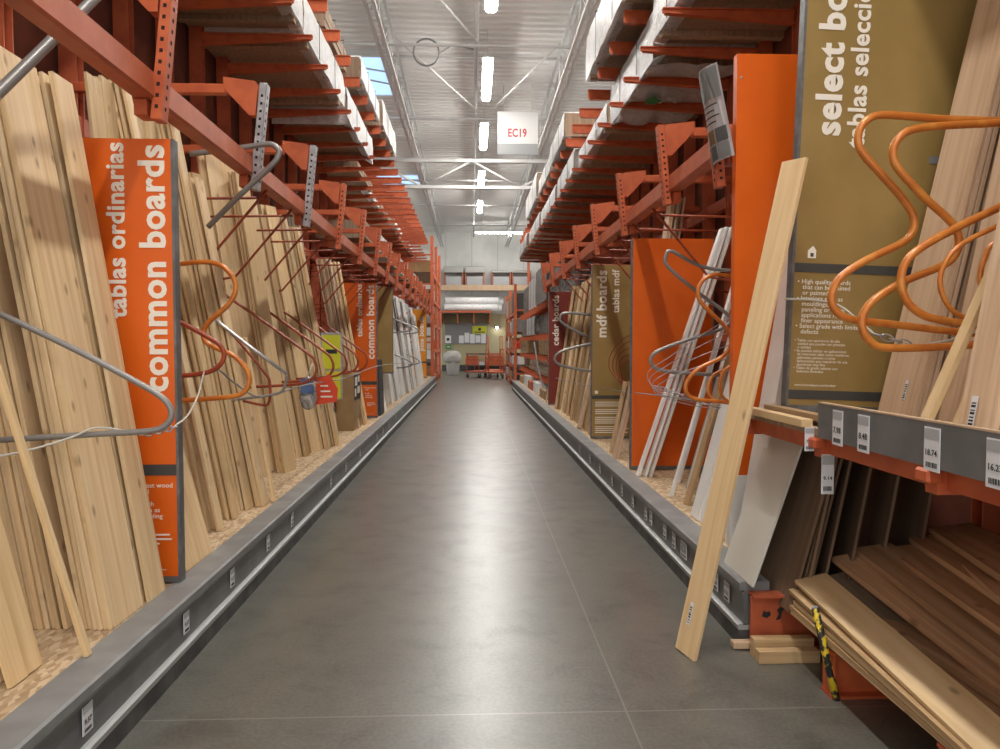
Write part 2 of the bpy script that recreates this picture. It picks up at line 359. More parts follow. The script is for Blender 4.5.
# lamps
def lamp(y, label, x=.34, z=7.3, rz=0):
    t = thing('strip_light', label, 'ceiling light', (x, y, z), (0, 0, rz), 'strip lights along the aisle')
    link('housing', boxme('housing', 'truss', -.12, .12, -1.25, 1.25, .03, .10, bev=.01), t)
    bm = bmesh.new(); prism(bm, [(-.085, .03), (.085, .03), (.085, -.01), (.06, -.03), (-.06, -.03), (-.085, -.01)], 'y', -1.2, 1.2)
    link('diffuser', mesh(bm, 'diffuser', 'lamp'), t)
    for s in (-.9, .9): link('hanger_rod', tubeme('hanger_rod', 'truss', [(0, s, .1), (0, s, .72)], .01, 6), t)
ys = [-2.6, 1.9, 6.9, 11.55, 16.1, 20.4, 25.6, 30.6]
nm = ['lit strip lamp above and behind the camera', 'lit strip lamp straight above the camera end of the aisle', 'lit strip lamp high over the near half of the aisle', 'lit strip lamp at the top edge of the photo', 'lit strip lamp largest in full view, by the cable coil', 'lit strip lamp just left of the hanging bay sign', 'lit strip lamp seen behind the cross girder', 'lit strip lamp farthest of those in line along the aisle']
for y, l in zip(ys, nm): lamp(y, l)
lamp(37.5, 'lit strip lamp turned crosswise at the far end wall', 1.4, 7.3, PI/2)

# hanging bay sign EC19
t = thing('bay_sign', 'white and grey hanging bay sign with red letters and number', 'sign', (1.14, 18, 6.2))
link('panel', boxme('panel', 'signwhite', -.5, .5, -.02, .02, .27, 1.05), t)
link('lower_band', boxme('lower_band', 'grey', -.5, .5, -.02, .02, 0, .27), t)
text(t, 'EC19', (-.24, -.02, .44), (1, 0, 0), (0, 0, 1), 'redink', length=.46, bold=.03, sy=1.35)
for s in (-.35, .35): link('hanger_wire', tubeme('hanger_wire', 'truss', [(s, 0, 1.05), (s, 0, 1.7)], .012, 6), t)

# ================================================================== SHELF KERBS AND DECKS
DZ = .31
def kerb(sd, y0, y1, label):
    s = sd
    t = thing('shelf_kerb', label, 'kerb', (0, 0, 0))
    def pr(nm, m, pts):
        bm = bmesh.new(); prism(bm, [(s*x, z) for x, z in pts], 'y', y0, y1); link(nm, mesh(bm, nm, m), t)
    pr('cap', 'kerb', [(1.335, DZ-.035), (1.335, DZ), (1.345, DZ+.008), (1.485, DZ+.008), (1.485, DZ-.035)])
    pr('riser_panel', 'kerbface', [(1.355, .10), (1.355, DZ-.035), (1.47, DZ-.035), (1.47, .10)])
    pr('price_rail', 'kerb', [(1.348, DZ-.06), (1.348, DZ-.045), (1.356, DZ-.045), (1.356, DZ-.06)])
    pr('ledge', 'ledge', [(1.33, .075), (1.326, .10), (1.34, .106), (1.47, .106), (1.47, .075)])
    pr('kick_plate', 'kick', [(1.328, 0), (1.333, .075), (1.47, .075), (1.47, 0)])
    return t
kerb(-1, .4, 27, 'long grey shelf kerb with black kick plate along the left side of aisle')
kerb(1, 3.5, 24, 'long grey shelf kerb with black kick plate along the right side of aisle')
tag(link('shelf_deck', boxme('shelf_deck', 'chip', -2.64, -1.486, .4, 27, 0, DZ)), 'scuffed chipboard deck behind the left kerb under the leaning boards', 'deck')
tag(link('shelf_deck', boxme('shelf_deck', 'chip', 1.486, 2.64, 3.75, 24, 0, DZ)), 'scuffed chipboard deck behind the right kerb under the leaning boards', 'deck')

ORD = ['nearest the camera', 'second from the camera', 'third from the camera', 'fourth from the camera', 'fifth from the camera', 'sixth from the camera', 'seventh from the camera', 'eighth from the camera', 'ninth from the camera', 'tenth from the camera', 'eleventh from the camera', 'twelfth from the camera', 'thirteenth from the camera', 'fourteenth from the camera', 'fifteenth from the camera', 'sixteenth from the camera', 'seventeenth from the camera', 'eighteenth from the camera', 'nineteenth from the camera', 'twentieth from the camera']
def price_tag(o, xa, ya, w, h, label, group, price='$7.98', dark=True):
    """o = bottom centre, xa = reading direction, ya = up"""
    xa = Vector(xa).normalized(); ya = Vector(ya).normalized(); za = xa.cross(ya)
    t = thing('price_tag', label, 'price tag', (0, 0, 0), group=group); t.matrix_world = frame(Vector(o), xa, ya, za)
    link('card', boxme('card', 'tag', -w/2, w/2, 0, h, 0, .003), t)
    if dark: link('header_band', boxme('header_band', 'midgrey', -w/2+.002, w/2-.002, h*.74, h-.004, .003, .004), t)
    text(t, price, (-w*.36, h*.36, .003), (1, 0, 0), (0, 1, 0), 'ink', length=w*.72, bold=.02, name='price')
    bm = bmesh.new()
    for k in range(9): box(bm, -w*.34+k*w*.08, -w*.34+k*w*.08+w*random.uniform(.02, .05), h*.08, h*.2, .003, .0042)
    link('bar_code', mesh(bm, 'bar_code', 'ink'), t)
    return t
for i, y in enumerate([atx(*p, -1.348).y for p in ((87, 715), (186, 620), (232, 571), (268, 538), (292, 515), (331, 478), (346, 462), (360, 448), (377, 432), (383, 427), (389, 421), (396, 414), (402, 408))]):
    price_tag((-1.348, y, .145), (0, -1, 0) if False else (0, 1, 0), (0, 0, 1), .065, .10, 'white price tag on the left kerb, '+ORD[i], 'price tags on the left kerb', '9.57')
for i, y in enumerate([atx(*p, 1.348).y for p in ((727, 582), (716, 572), (684, 543), (674, 535), (665, 526), (651, 514), (646, 508), (633, 497), (622, 487), (612, 476), (600, 465), (590, 455), (580, 446))]):
    price_tag((1.348, y, .145), (0, -1, 0), (0, 0, 1), .075 if i != 2 else .13, .10, 'white price tag on the right kerb, '+ORD[i], 'price tags on the right kerb', '12.31')

# ================================================================== RACKS
BAY = .762
def arm_mesh(L, h0, h1, w=.055):
    """tip at x=0, root at x=L; channel section, taper in height, level top face at z=0"""
    bm = bmesh.new()
    prism(bm, [(0, 0), (L, 0), (L, -h1), (.04, -h0), (0, -h0*.85)], 'y', -.006, .006)   # web
    box(bm, 0, L, -w/2, w/2, -.008, 0)
    v = [bm.verts.new(p) for p in ((.02, -w/2, -h0), (.02, w/2, -h0), (L, w/2, -h1), (L, -w/2, -h1))]
    u = [bm.verts.new(p.co+Vector((0, 0, .008))) for p in v]
    bm.faces.new(v); bm.faces.new(u[::-1])
    for i in range(4): bm.faces.new((v[i], v[(i+1) % 4], u[(i+1) % 4], u[i]))
    return mesh(bm, 'load_arm', 'arm')
ARM = arm_mesh(1.1, .13, .16); ARML = arm_mesh(1.1, .045, .11)
def hang_arm_mesh():
    bm = bmesh.new(); box(bm, .12, 1.15, -.03, .03, -.075, -.01, bev=.006); return mesh(bm, 'support_arm', 'arm')
HARM = hang_arm_mesh()
def gusset_mesh():
    bm = bmesh.new()
    for s in (-.032, .026): prism(bm, [(0, 0), (.02, .02), (.23, .045), (.23, -.03), (.06, -.21), (.02, -.21)], 'y', s, s+.006)
    return mesh(bm, 'gusset', 'arm')
GUS = gusset_mesh()
def post_mesh(m):
    # perforated hanger post, leans; origin at bottom
    bm = bmesh.new(); L = .72
    box(bm, -.026, .026, -.04, .04, 0, L, bev=.004)
    for k in range(12):
        z = .06+k*.052
        for x in (-.0262, .0262): box(bm, x-.0008, x+.0008, -.008, .008, z-.009, z+.009, mi=1)
        box(bm, -.008, .008, -.0408, -.0392, z-.009, z+.009, mi=1)
    return mesh(bm, 'hanger_post', [m, 'hole'])
POST_O = post_mesh('arm'); POST_S = post_mesh('steel')
def upright_mesh():
    bm = bmesh.new(); 
    box(bm, -.06, .06, -.045, -.037, 0, 6.3); box(bm, -.06, .06, .037, .045, 0, 6.3); box(bm, -.008, .008, -.037, .037, 0, 6.3)
    return mesh(bm, 'upright', 'rack')
UP = upright_mesh()

def rack(sd, y0, y1, rail0, rail_end, posts, levels, label, tipx, armstart, extra_levels=()):
    t = thing('cantilever_rack', label, 'rack', (0, 0, 0))
    flip = Matrix.Scale(sd, 4, (1, 0, 0)) if sd < 0 else Matrix.Identity(4)
    y = armstart
    while y > y0: y -= BAY
    y += BAY
    n = 0
    while y < y1:
        link('upright', UP, t, mtx=Matrix.Translation((sd*2.72, y, 0)))
        for z in levels:
            link('load_arm', ARM if z > 4.7 else ARML, t, mtx=Matrix.Translation((sd*tipx, y, z)) @ Matrix.Rotation(0 if sd > 0 else PI, 4, 'Z'))
        for z, ya, yb in extra_levels:
            if ya < y < yb: link('load_arm', ARM, t, mtx=Matrix.Translation((sd*tipx, y, z)) @ Matrix.Rotation(0 if sd > 0 else PI, 4, 'Z'))
        y += BAY; n += 1
    for i, y in enumerate(posts):
        m = POST_S if (sd < 0 and i in (3, 4)) else POST_O
        p = link('hanger_post', m, t, mtx=Matrix.Translation((sd*1.485, y, 2.56-(.12 if sd > 0 and i == 0 else 0))) @ Matrix.Rotation(-sd*math.radians(6), 4, 'Y') @ Matrix.Diagonal((1, 1, 1 if sd < 0 else .83, 1)))
        rot = Matrix.Rotation(0 if sd > 0 else PI, 4, 'Z')
        if sd > 0 and i == 0: continue
        link('gusset', GUS, t, mtx=Matrix.Translation((sd*1.45, y, 3.27 if sd < 0 else 3.14)) @ rot)
        link('support_arm', HARM, t, mtx=Matrix.Translation((sd*1.55, y, 3.28 if sd < 0 else 3.15)) @ rot)
    # rail: box tube with an inner lip
    bm = bmesh.new()
    prism(bm, [(sd*x, z) for x, z in ((1.485, 2.665), (1.485, 2.775), (1.50, 2.785), (1.575, 2.785), (1.575, 2.655), (1.50, 2.655))], 'y', rail0, rail_end)
    link('front_rail', mesh(bm, 'front_rail', 'rail'), t)
    for y in posts: link('rail_bracket', boxme('rail_bracket', 'arm', sd*1.55-.03, sd*1.55+.03, y-.05, y+.05, 2.575, 2.654, bev=.005), t)
    for nmz, z in (('back_beam', 3.0), ('back_beam', 1.6)):
        link(nmz, boxme(nmz, 'rack', sd*2.70-.03, sd*2.70+.03, y0, y1, z-.06, z+.06), t)
    link('added_back_panel', boxme('added_back_panel', 'backsheet', sd*2.82-.01, sd*2.82+.01, y0, y1, .02, 6.3), t)  # added sheet, shuts out world light from behind the rack
    return t
LP = [.48+1.524*k for k in range(18)]
RP = [4.3]+[5.47+1.524*k for k in range(7)]
rackL = rack(-1, .2, 26.8, .2, 27, LP, (4.58, 5.28), 'long orange cantilever rack along the left side with rail and many arms', 1.58, 6.61)
rackR = rack(1, .6, 24.2, 4.19, 14.7, RP, (4.25, 4.92), 'long orange cantilever rack along the right side with rail and many arms', 1.56, 5.95, ((2.45, 15, 25), (1.75, 15, 25), (1.25, 15, 25), (.8, 15, 25)))
# slanted support rods under both rails
def rods(sd, ylist, parent):
    for y in ylist:
        link('slant_rod', tubeme('slant_rod', 'hoop_r', [(sd*1.53, y, 2.66), (sd*1.62, y, 2.55), (sd*2.02, y, 2.08), (sd*2.5, y, 2.0)], .011, 6), parent)
        link('slant_rod', tubeme('slant_rod', 'hoop_r', [(sd*1.55, y+.1, 2.62), (sd*2.6, y+.1, 2.60)], .010, 6), parent)
rods(-1, [5.5+.762*k for k in range(12)], rackL)
rods(1, [6.1+.762*k for k in range(9)], rackR)
# grey tube braces at the left front
link('brace_tube', tubeme('brace_tube', 'hoop_g', [at(-40, 130, 2.6), at(0, 91, 2.8), at(97, -4, 3.2), at(140, -46, 3.4)], .021, 10), rackL)
link('brace_tube', tubeme('brace_tube', 'hoop_g', [at(190, 154, 4.9), at(240, 148, 4.9), at(268, 144, 4.9), at(277, 148, 4.9), at(279, 154, 4.9), at(272, 165, 4.9), at(240, 195, 4.95), at(208, 227, 5.0)], .019, 8, 5), rackL)
# right near bay: shelf arms, base feet
def foot(y, parent):
    bm = bmesh.new()
    prism(bm, [(1.54, 0), (1.54, .19), (2.7, .19), (2.7, 0)], 'y', y-.008, y+.008); box(bm, 1.52, 2.7, y-.05, y+.05, .188, .2); box(bm, 1.52, 2.7, y-.05, y+.05, 0, .012)
    prism(bm, [(1.525, 0), (1.525, .19), (1.535, .19), (1.535, 0)], 'y', y-.045, y+.045)
    link('base_foot', mesh(bm, 'base_foot', 'arm'), parent)
for y in (2.98, 2.2, 1.40): foot(y, rackR)
bm = bmesh.new(); box(bm, 1.375, 2.7, 3.455, 3.47, 0, .27); box(bm, 1.375, 2.7, 3.42, 3.495, .262, .274); box(bm, 1.375, 2.7, 3.42, 3.495, 0, .012)
link('base_foot', mesh(bm, 'base_foot', 'rack'), rackR)
for P in ([(1.43, .16), (1.455, .15), (1.475, .165), (1.47, .185), (1.45, .18), (1.44, .19)], [(1.50, .14), (1.525, .145), (1.53, .18), (1.545, .20), (1.52, .205), (1.505, .19), (1.515, .17)]):
    bm = bmesh.new(); prism(bm, P, 'y', 3.4535, 3.455); link('scuff_mark', mesh(bm, 'scuff_mark', 'ink'), rackR)
for y in (3.72, 2.93, 2.19, 1.43):
    bm = bmesh.new(); box(bm, 1.44, 2.7, y-.03, y+.03, 1.035, 1.115); box(bm, 1.405, 1.46, y-.035, y+.035, 1.07, 1.115, bev=.008)
    link('shelf_arm', mesh(bm, 'shelf_arm', 'arm'), rackR)
link('shelf_beam', boxme('shelf_beam', 'arm', 1.47, 1.51, .8, 3.9, 1.05, 1.118), rackR)
link('inner_brace', boxme('inner_brace', 'rack', 2.3, 2.36, 2.2, 2.28, .2, 1.03), rackR)
tag(link('shelf_board', boxme('shelf_board', 'load', 1.44, 2.66, .8, 3.86, 1.12, 1.15)), 'wooden shelf board carrying the boards at right behind the grey fascia', 'shelf')
fa = thing('shelf_fascia', 'dark grey shelf front strip at right carrying white price labels', 'shelf front', (0, 0, 0))
link('strip', boxme('strip', 'kerbface', 1.415, 1.435, .8, atx(818, 420, 1.415).y, 1.122, 1.262), fa)
link('top_edge', boxme('top_edge', 'pale', 1.414, 1.437, .8, atx(818, 420, 1.415).y, 1.262, 1.268), fa)
for i, y in enumerate([atx(px, 430, 1.413).y for px in (838, 864, 933, 998)]):
    price_tag((1.413, y, 1.112+.0*i), (0, -1, 0), (0, 0, 1), .075, .135, f'white price label on the grey shelf front at right, {["farthest left","second from the left","third from left","rightmost at the photo edge"][i]}', 'price labels on the grey shelf front', ['7.98', '8.48', '18.74', '16.27'][i])
price_tag(at(809, 451, 2.95), (1, 0, 0), (0, 0, 1), .04, .10, 'small white price label hanging left of the grey shelf front', 'hanging price labels', '7.98')
t = price_tag(at(827, 494, 2.9), (1, 0, 0), (0, 0, 1), .052, .165, 'long pale price label dangling below the shelf arm tip', 'hanging price labels', '9.14')

# ================================================================== BOARDS
_bd = {}
def board_mesh(t, w, L, m):
    k = (round(t, 3), round(w, 3), round(L, 2), m)
    if k not in _bd: _bd[k] = boxme('board', m, -t/2, t/2, -w/2, w/2, 0, L, bev=.0012)
    return _bd[k]
def board(B, T, t, w, L, m, label, group=None, wv=(0, 1, 0), name='board', cat='board', roll=0):
    """foot centre B, towards T, width along wv"""
    B = Vector(B); z = (Vector(T)-B).normalized(); wv = Vector(wv)
    y = (wv-z*wv.dot(z)).normalized(); x = y.cross(z)
    o = link(name, board_mesh(t, w, L, m)); o.matrix_world = frame(B, x, y, z)
    return tag(o, label, cat, group)
def lean_stack(sd, y, w, n, xf, lean, L, m, label, t=.019, group=None, jit=.02, jl=.0, zb=DZ, gap=.001, front=None, dl=.0, turn=0):
    """n boards leaning back, foot of the front one at x=xf; width runs along the aisle from y to y+w"""
    ca = 1/math.sqrt(1+lean*lean)
    x = xf
    for i in range(n):
        if i: x += (t+gap+random.choice((.0, .0, .004, .012))*(n > 2))/ca/(math.cos(math.atan(turn)))
        yy = y+w/2+random.uniform(-jit, jit)
        ln = lean+random.uniform(-.006, .006)+dl*i
        LL = L-random.choice((0, 0, .05, .12))*jl
        lab = label
        if front and i == 0: lab = front
        board((sd*x, yy, zb+t*.5*lean), (sd*(x+ln), yy, zb+1), t, w, LL, m, lab, (group or 'boards of the '+label) if n > 1 else group, wv=(-sd*turn, 1, 0))

# --- left, from the camera inward
lean_stack(-1, 2.505, .09, 1, 1.60, .25, 2.44, 'clear', 'narrow yellowish board leaning at the lower left photo corner')
lean_stack(-1, 2.61, .10, 1, 1.605, .25, 2.44, 'clear', 'narrow yellowish board just right of the one at lower left corner')
lean_stack(-1, 2.56, .14, 4, 1.665, .24, 2.44, 'pine', 'pine board stacked behind the two yellowish boards at lower left')
lean_stack(-1, 3.04, .235, 13, 1.70, .17, 2.44, 'pine', 'pine board in the deep stack left of the wide knotty front board', jit=.012)
lean_stack(-1, 3.03, .286, 6, 1.51, .168, 2.44, 'pine', 'wide knotty pine board in the stack left of the first orange sign', jit=.015, front='widest knotty pine board, front of the stack left of first orange sign')
lean_stack(-1, 3.345, .165, 4, 1.495, .165, 2.44, 'pine', 'pine board in the stack touching the first orange sign at its left', jit=.004, front='clean pine board leaning right up against the first orange sign')
board((-1.46, 2.75, DZ+.01), at(0, 378, 2.74), .018, .032, 2.2, 'clear', 'thin loose pine stick leaning out in front of the left boards')
lean_stack(-1, 3.78, .38, 3, 1.50, .26, 2.3, 'clear', 'wide pale board leaning just right of the first orange sign', jit=.012)
for k in range(6): lean_stack(-1, 4.32+.17*k, .165, 2, 1.98, .09, 2.78+.04*(k % 3), 'pine', f'tall upright board seen above the first orange sign, {["leftmost pair","second pair from left","third pair from left","fourth pair from left","fifth pair from left","rightmost pair"][k]}', jit=.01)
def foot_stack(px, py, w, n, lean, L, m, label, turn=0, **k):
    f = atz(px, py, DZ); lean_stack(-1, f.y, w, n, -f.x, lean, L, m, label, turn=turn, **k)
foot_stack(219, 531, .09, 5, .19, 2.9, 'pine', 'narrow pine board in the first thin stack right of orange serpentine hoop', jit=.03)
foot_stack(233, 520, .09, 4, .19, 2.6, 'clear', 'narrow pale board standing proud beside the first thin stack', jit=.02)
foot_stack(246, 511, .12, 4, .18, 2.9, 'pine', 'pine board in the second stack right of orange serpentine hoop', jit=.03)
foot_stack(262, 507, .13, 5, .19, 2.44, 'pine', 'pine board in the stack with a front foot right at the kerb', jit=.02)
board((-1.50, 5.47, DZ+.01), at(250, 366, 5.45), .02, .05, 1.25, 'clear', 'short lath leaning in the gap of left boards, tapered to the kerb')
lean_stack(-1, 5.25, .235, 3, 2.02, .10, 2.85, 'pine', 'tall board standing well back between thin stacks and knotty board', jit=.015, turn=.3)
foot_stack(244, 477, .20, 2, .15, 2.75, 'clear', 'pale board standing back, just left of the wide knotty board', turn=.3, jit=.01)
foot_stack(264, 475, .30, 3, .145, 2.95, 'pine', 'tall wide knotty board standing back, under the grey bent tube', turn=.75, jit=.01)
foot_stack(288, 473, .20, 4, .15, 2.8, 'clear', 'long board standing back, right of the wide knotty board', turn=.25, jit=.015)
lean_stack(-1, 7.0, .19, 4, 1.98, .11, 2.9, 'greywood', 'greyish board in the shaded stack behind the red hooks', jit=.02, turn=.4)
foot_stack(297, 459, .13, 4, .16, 2.75, 'pine', 'pine board in the stack just left of the blue bag', turn=.2, jit=.02)
foot_stack(306, 457, .12, 3, .17, 2.6, 'tan', 'tan board in the stack directly behind the blue bag', turn=.2, jit=.02)
foot_stack(314, 453, .19, 4, .17, 2.75, 'clear', 'pale board in the stack whose foot sits below the blue bag', turn=.35, jit=.02)
foot_stack(329, 449, .12, 5, .18, 2.7, 'pine', 'pine board in the stack behind the red tag', jit=.02)
foot_stack(338, 446, .13, 5, .18, 2.6, 'clear', 'pine board in the stack right of the red tag', jit=.02)
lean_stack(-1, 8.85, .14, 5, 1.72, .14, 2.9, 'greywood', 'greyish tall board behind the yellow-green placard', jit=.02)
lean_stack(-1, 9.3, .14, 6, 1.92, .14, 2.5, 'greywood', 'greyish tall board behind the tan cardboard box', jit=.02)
lean_stack(-1, 10.3, .14, 7, 1.62, .17, 2.45, 'pale', 'pale board in the stack between cardboard box and second orange sign', jit=.03)
lean_stack(-1, 10.75, .14, 6, 1.58, .17, 2.45, 'clear', 'yellowish board in the stack touching the second orange sign', jit=.03)
lean_stack(-1, 12.1, .5, 2, 1.54, .03, .95, 'brown_dark', 'dark slate panel standing beside the second orange sign', jit=.02)
for k, (y, w, n, xf, ln, L) in enumerate(((12.9, .3, 4, 1.56, .16, 1.35), (14.6, .5, 6, 1.62, .13, 2.1), (15.4, .6, 4, 1.58, .14, 2.2), (16.6, .7, 3, 1.60, .14, 2.3), (17.9, .7, 4, 1.56, .14, 2.44), (19.4, .8, 3, 1.55, .14, 2.44), (21, .8, 4, 1.52, .13, 2.3), (22.4, .8, 3, 1.55, .13, 2.2))):
    lean_stack(-1, y, w, n, xf, ln, L, 'white', f'white primed panel leaning at far left beyond brown sign, {["short ones nearest","second group","third group","fourth group","fifth group","sixth group","seventh group","farthest group"][k]}', jit=.03, jl=.5)
# --- right, from the far end to the camera
for k, (y, n, xf, ln, L, m) in enumerate(((13.2, 5, 1.56, .15, 2.3, 'tan'), (12.5, 6, 1.58, .15, 2.3, 'pine'), (11.9, 6, 1.60, .15, 2.35, 'tan'), (11.3, 7, 1.57, .16, 2.35, 'tan'), (10.8, 6, 1.60, .17, 2.4, 'tan'), (10.3, 6, 1.56, .2, 2.3, 'pine'), (9.8, 5, 1.58, .17, 2.2, 'tan'), (9.4, 5, 1.55, .2, 1.5, 'tan'))):
    lean_stack(1, y, .19 if k % 2 else .28, n, xf, ln, L, m, f'tan board leaning between cedar sign and mdf sign, {["stack nearest the cedar sign","second stack from cedar sign","third stack from cedar sign","fourth stack from cedar sign","fifth stack from cedar sign","sixth stack from cedar sign","seventh stack from cedar sign","short stack nearest the mdf sign"][k]}', jit=.04, jl=1)
board((1.50, 10.05, DZ+.02), (2.10, 10.6, 2.35), .05, .08, 2.3, 'pale', 'thick pale beam leaning diagonally across the tan boards at right', wv=(0, 1, 0))
lean_stack(1, 7.45, .14, 2, 1.50, .23, 1.05, 'pale', 'short pale board leaning between mdf sign and plain orange sign', jit=.03)
lean_stack(1, 7.75, .14, 3, 1.53, .2, .8, 'tan', 'short tan board behind the pale ones right of the mdf sign', jit=.03)
lean_stack(1, 8.2, .2, 6, 1.9, .14, 2.9, 'pale', 'tall pale board seen above the mdf sign', jit=.04)
# white mouldings in front of the plain orange sign
def mould(k, y, xf, ln, L, w, m, label): lean_stack(1, y, w, 1, xf, ln, L, m, label, t=.022)
mould(0, 6.42, 1.505, .335, 2.35, .085, 'white', 'white moulding strip leaning farthest left before plain orange sign')
mould(1, 6.40, 1.56, .325, 2.35, .075, 'white', 'white moulding strip second from left before plain orange sign')
mould(2, 6.36, 1.60, .32, 2.35, .075, 'offwhite', 'off-white moulding strip third from left before plain orange sign')
mould(3, 6.1, 1.78, .28, 2.3, .09, 'white', 'white moulding strip fourth from left before plain orange sign')
mould(4, 5.85, 1.80, .27, 2.3, .09, 'midgrey', 'grey strip leaning right of the white mouldings before orange sign')
mould(5, 5.65, 1.74, .27, 2.3, .09, 'offwhite', 'off-white strip leaning right of the grey strip')
mould(6, 5.52, 1.56, .29, 2.2, .05, 'white', 'round-edged white strip with its foot set forward mid-bay')
mould(7, 5.22, 1.60, .28, 1.25, .10, 'tan', 'short brown wood board between white strips near the kerb')
mould(8, 5.05, 1.60, .26, 2.1, .06, 'white', 'slim white strip right of the short brown wood board')
mould(9, 4.78, 1.53, .27, 2.0, .16, 'white', 'wide white board behind the tall loose board, left one of pair')
mould(10, 4.58, 1.54, .26, 2.0, .17, 'white', 'wide white board behind the tall loose board, right one of pair')
# the wide white panel at the kerb end and what stands behind it
lean_stack(1, 3.79, .2, 4, 1.49, .155, 2.2, 'white', 'tall white board leaning between orange divider and gold sign', jit=.01)
lean_stack(1, 3.42, .40, 1, 1.375, .34, .81, 'offwhite', 'broad off-white panel leaning at the near end of right kerb', t=.012)
for k, (dx, dy, w) in enumerate(((0, 0, .38), (.022, .01, .38), (.044, -.01, .38), (.07, .0, .38), (.10, -.03, .40), (.19, -.04, .44), (.30, -.05, .44), (.46, -.03, .44), (.64, -.02, .44))):
    lean_stack(1, 3.36+dy, w, 1, 1.52+dx, .27-.015*k, .80, 'brownpanel', f'brown panel standing under the right shelf, {["leftmost","second from left","third from left","fourth from left","fifth from left","sixth from left","seventh from left","eighth from left","rightmost"][k]}', t=.014, zb=.215, turn=-.25*(k > 3))
# boards standing on the shelf
SZ = 1.152
lean_stack(1, 3.10, .26, 7, at(877, 415, 3.36).x, .225, 2.44, 'pale', 'pale hardwood board in the tall stack left of loose sticks on shelf', zb=SZ, jit=.01, front='pale hardwood board with small label, front of tall shelf stack')
lean_stack(1, 2.86, .19, 7, 2.03, .20, 2.44, 'pale', 'brownish hardwood board in the second tall stack on the shelf', zb=SZ, jit=.01)
board((at(918, 428, 2.5).x, 2.5, SZ+.01), at(1000, 255, 2.5), .022, .05, 1.6, 'clear', 'thin loose stick leaning across the hardwood boards on right shelf')
board((at(955, 432, 2.44).x, 2.44, SZ+.01), at(990, 352, 2.44), .022, .07, 1.3, 'clear', 'second loose stick on right shelf, shorter and lower than first')
lean_stack(1, 2.22, .17, 5, 1.66, .17, 2.2, 'pale', 'pale board with label at the right photo edge on the shelf', zb=SZ, jit=.01)
def sticker(p, xa, ya, label, h=.09, w=.022):
    xa = Vector(xa).normalized(); ya = Vector(ya); ya = (ya-xa*ya.dot(xa)).normalized()
    t = thing('bar_code_sticker', label, 'sticker'); t.matrix_world = frame(Vector(p), xa, ya, xa.cross(ya))
    link('paper', boxme('paper', 'tag', -w/2, w/2, 0, h, 0, .0012), t)
    bm = bmesh.new()
    for k in range(7): box(bm, -w*.35, w*.35, h*.1+k*h*.11, h*.1+k*h*.11+h*random.uniform(.03, .08), .0012, .0018)
    link('bar_code', mesh(bm, 'bar_code', 'ink'), t)
ln = .235
sticker((at(877, 415, 3.36).x+.225*.10-.0135, 3.17, SZ+.10), (0, -1, 0), (ln, 0, 1), 'small bar code sticker on the front hardwood board on shelf')
ln = .17
sticker((1.66+ln*.07-.0135, 2.33, SZ+.07), (0, -1, 0), (ln, 0, 1), 'bar code sticker on the pale board at right photo edge', .11, .03)
# wood strips lying at the shelf end
for k, (x, z, yb, m) in enumerate(((1.425, 1.155, 3.62, 'clear'), (1.50, 1.175, 3.58, 'tan'), (1.54, 1.155, 3.5, 'pale'))):
    board((x+.0, yb, z+.012), (x, yb-1, z+.012), .028 if k else .034, .05, .62, m, ['pale wood strip lying on the shelf edge left of the grey fascia', 'darker wood strip lying on the shelf just behind the edge strip', 'third wood strip lying farthest back at the shelf end'][k], wv=(1, 0, 0))
# the tall loose board in the aisle
Bl = atz(675, 648, 0); Br = atz(697, 662, 0); wv = (Br-Bl); Bp = (Bl+Br)/2+Vector((0, 0, .003)); Tp = at(795, 160, 3.36)
tb = board(Bp, Tp, .019, .15, (Tp-Bp).length, 'clear', 'tall loose pine board leaning alone from the aisle floor on the right', wv=wv.normalized())
mw = tb.matrix_world.to_3x3(); ps = tb.matrix_world @ Vector((.0097, -.02, .14)) if (mw @ Vector((1, 0, 0))).x < 0 else tb.matrix_world @ Vector((-.0097, -.02, .14))
sx = (mw @ Vector((1, 0, 0))); sx = sx if sx.x < 0 else -sx
sticker(ps, (mw @ Vector((0, 0, 1))).cross(sx), mw @ Vector((0, 0, 1)), 'bar code sticker near the foot of the tall loose board', .11, .022)
# lumber pile on the base feet, right foreground
def lying(pf, pn, Yf, Yn, w, t, L, m, label, roll=0, g=None):
    a = at(*pf, Yf); b = at(*pn, Yn)
    return board(a, b, t, w, L, m, label, g, wv=(1, 0, roll))
for k, (zf, zn, xo, m, l) in enumerate(((.222, .212, 0, 'pine', 'lowest board of the pale lumber pile at lower right'), (.252, .236, -.01, 'tan', 'fourth board down in the pale lumber pile at lower right'), (.285, .26, .0, 'pine', 'third board down in the pale lumber pile at lower right'), (.33, .284, -.005, 'tan', 'reddish board just under the bright top board of the pile'), (.385, .312, .015, 'clear', 'bright pale board on top of the lumber pile at lower right'))):
    xf = 1.602+xo; Yf = 3.36-.02*(k % 3); d = Vector((.0-.01*k, -1.15, zn-zf))
    board((xf, Yf, zf), Vector((xf, Yf, zf))+d, .021, .155, 2.6, m, l, wv=(1, 0, .06*k))
pile = [((850, 556), (1000, 668), 1.0), ((872, 548), (1000, 640), .6), ((836, 576), (1000, 712), .4), ((862, 590), (1000, 690), .3), ((905, 548), (1000, 610), .2), ((930, 538), (1000, 580), .1), ((950, 528), (1000, 556), .1), ((965, 548), (1000, 572), .1)]
pl = ['upper brown board with two straight edges in the shaded pile', 'brown board behind the upper one in the shaded pile', 'greyish brown board lying right behind the bright top board', 'lower brown board between greyish one and upper one', 'brown board midway back in the shaded lumber pile', 'brown board near the back of the shaded lumber pile', 'rearmost short-looking brown board in the shaded pile', 'brown board tucked below the rearmost in shaded pile']
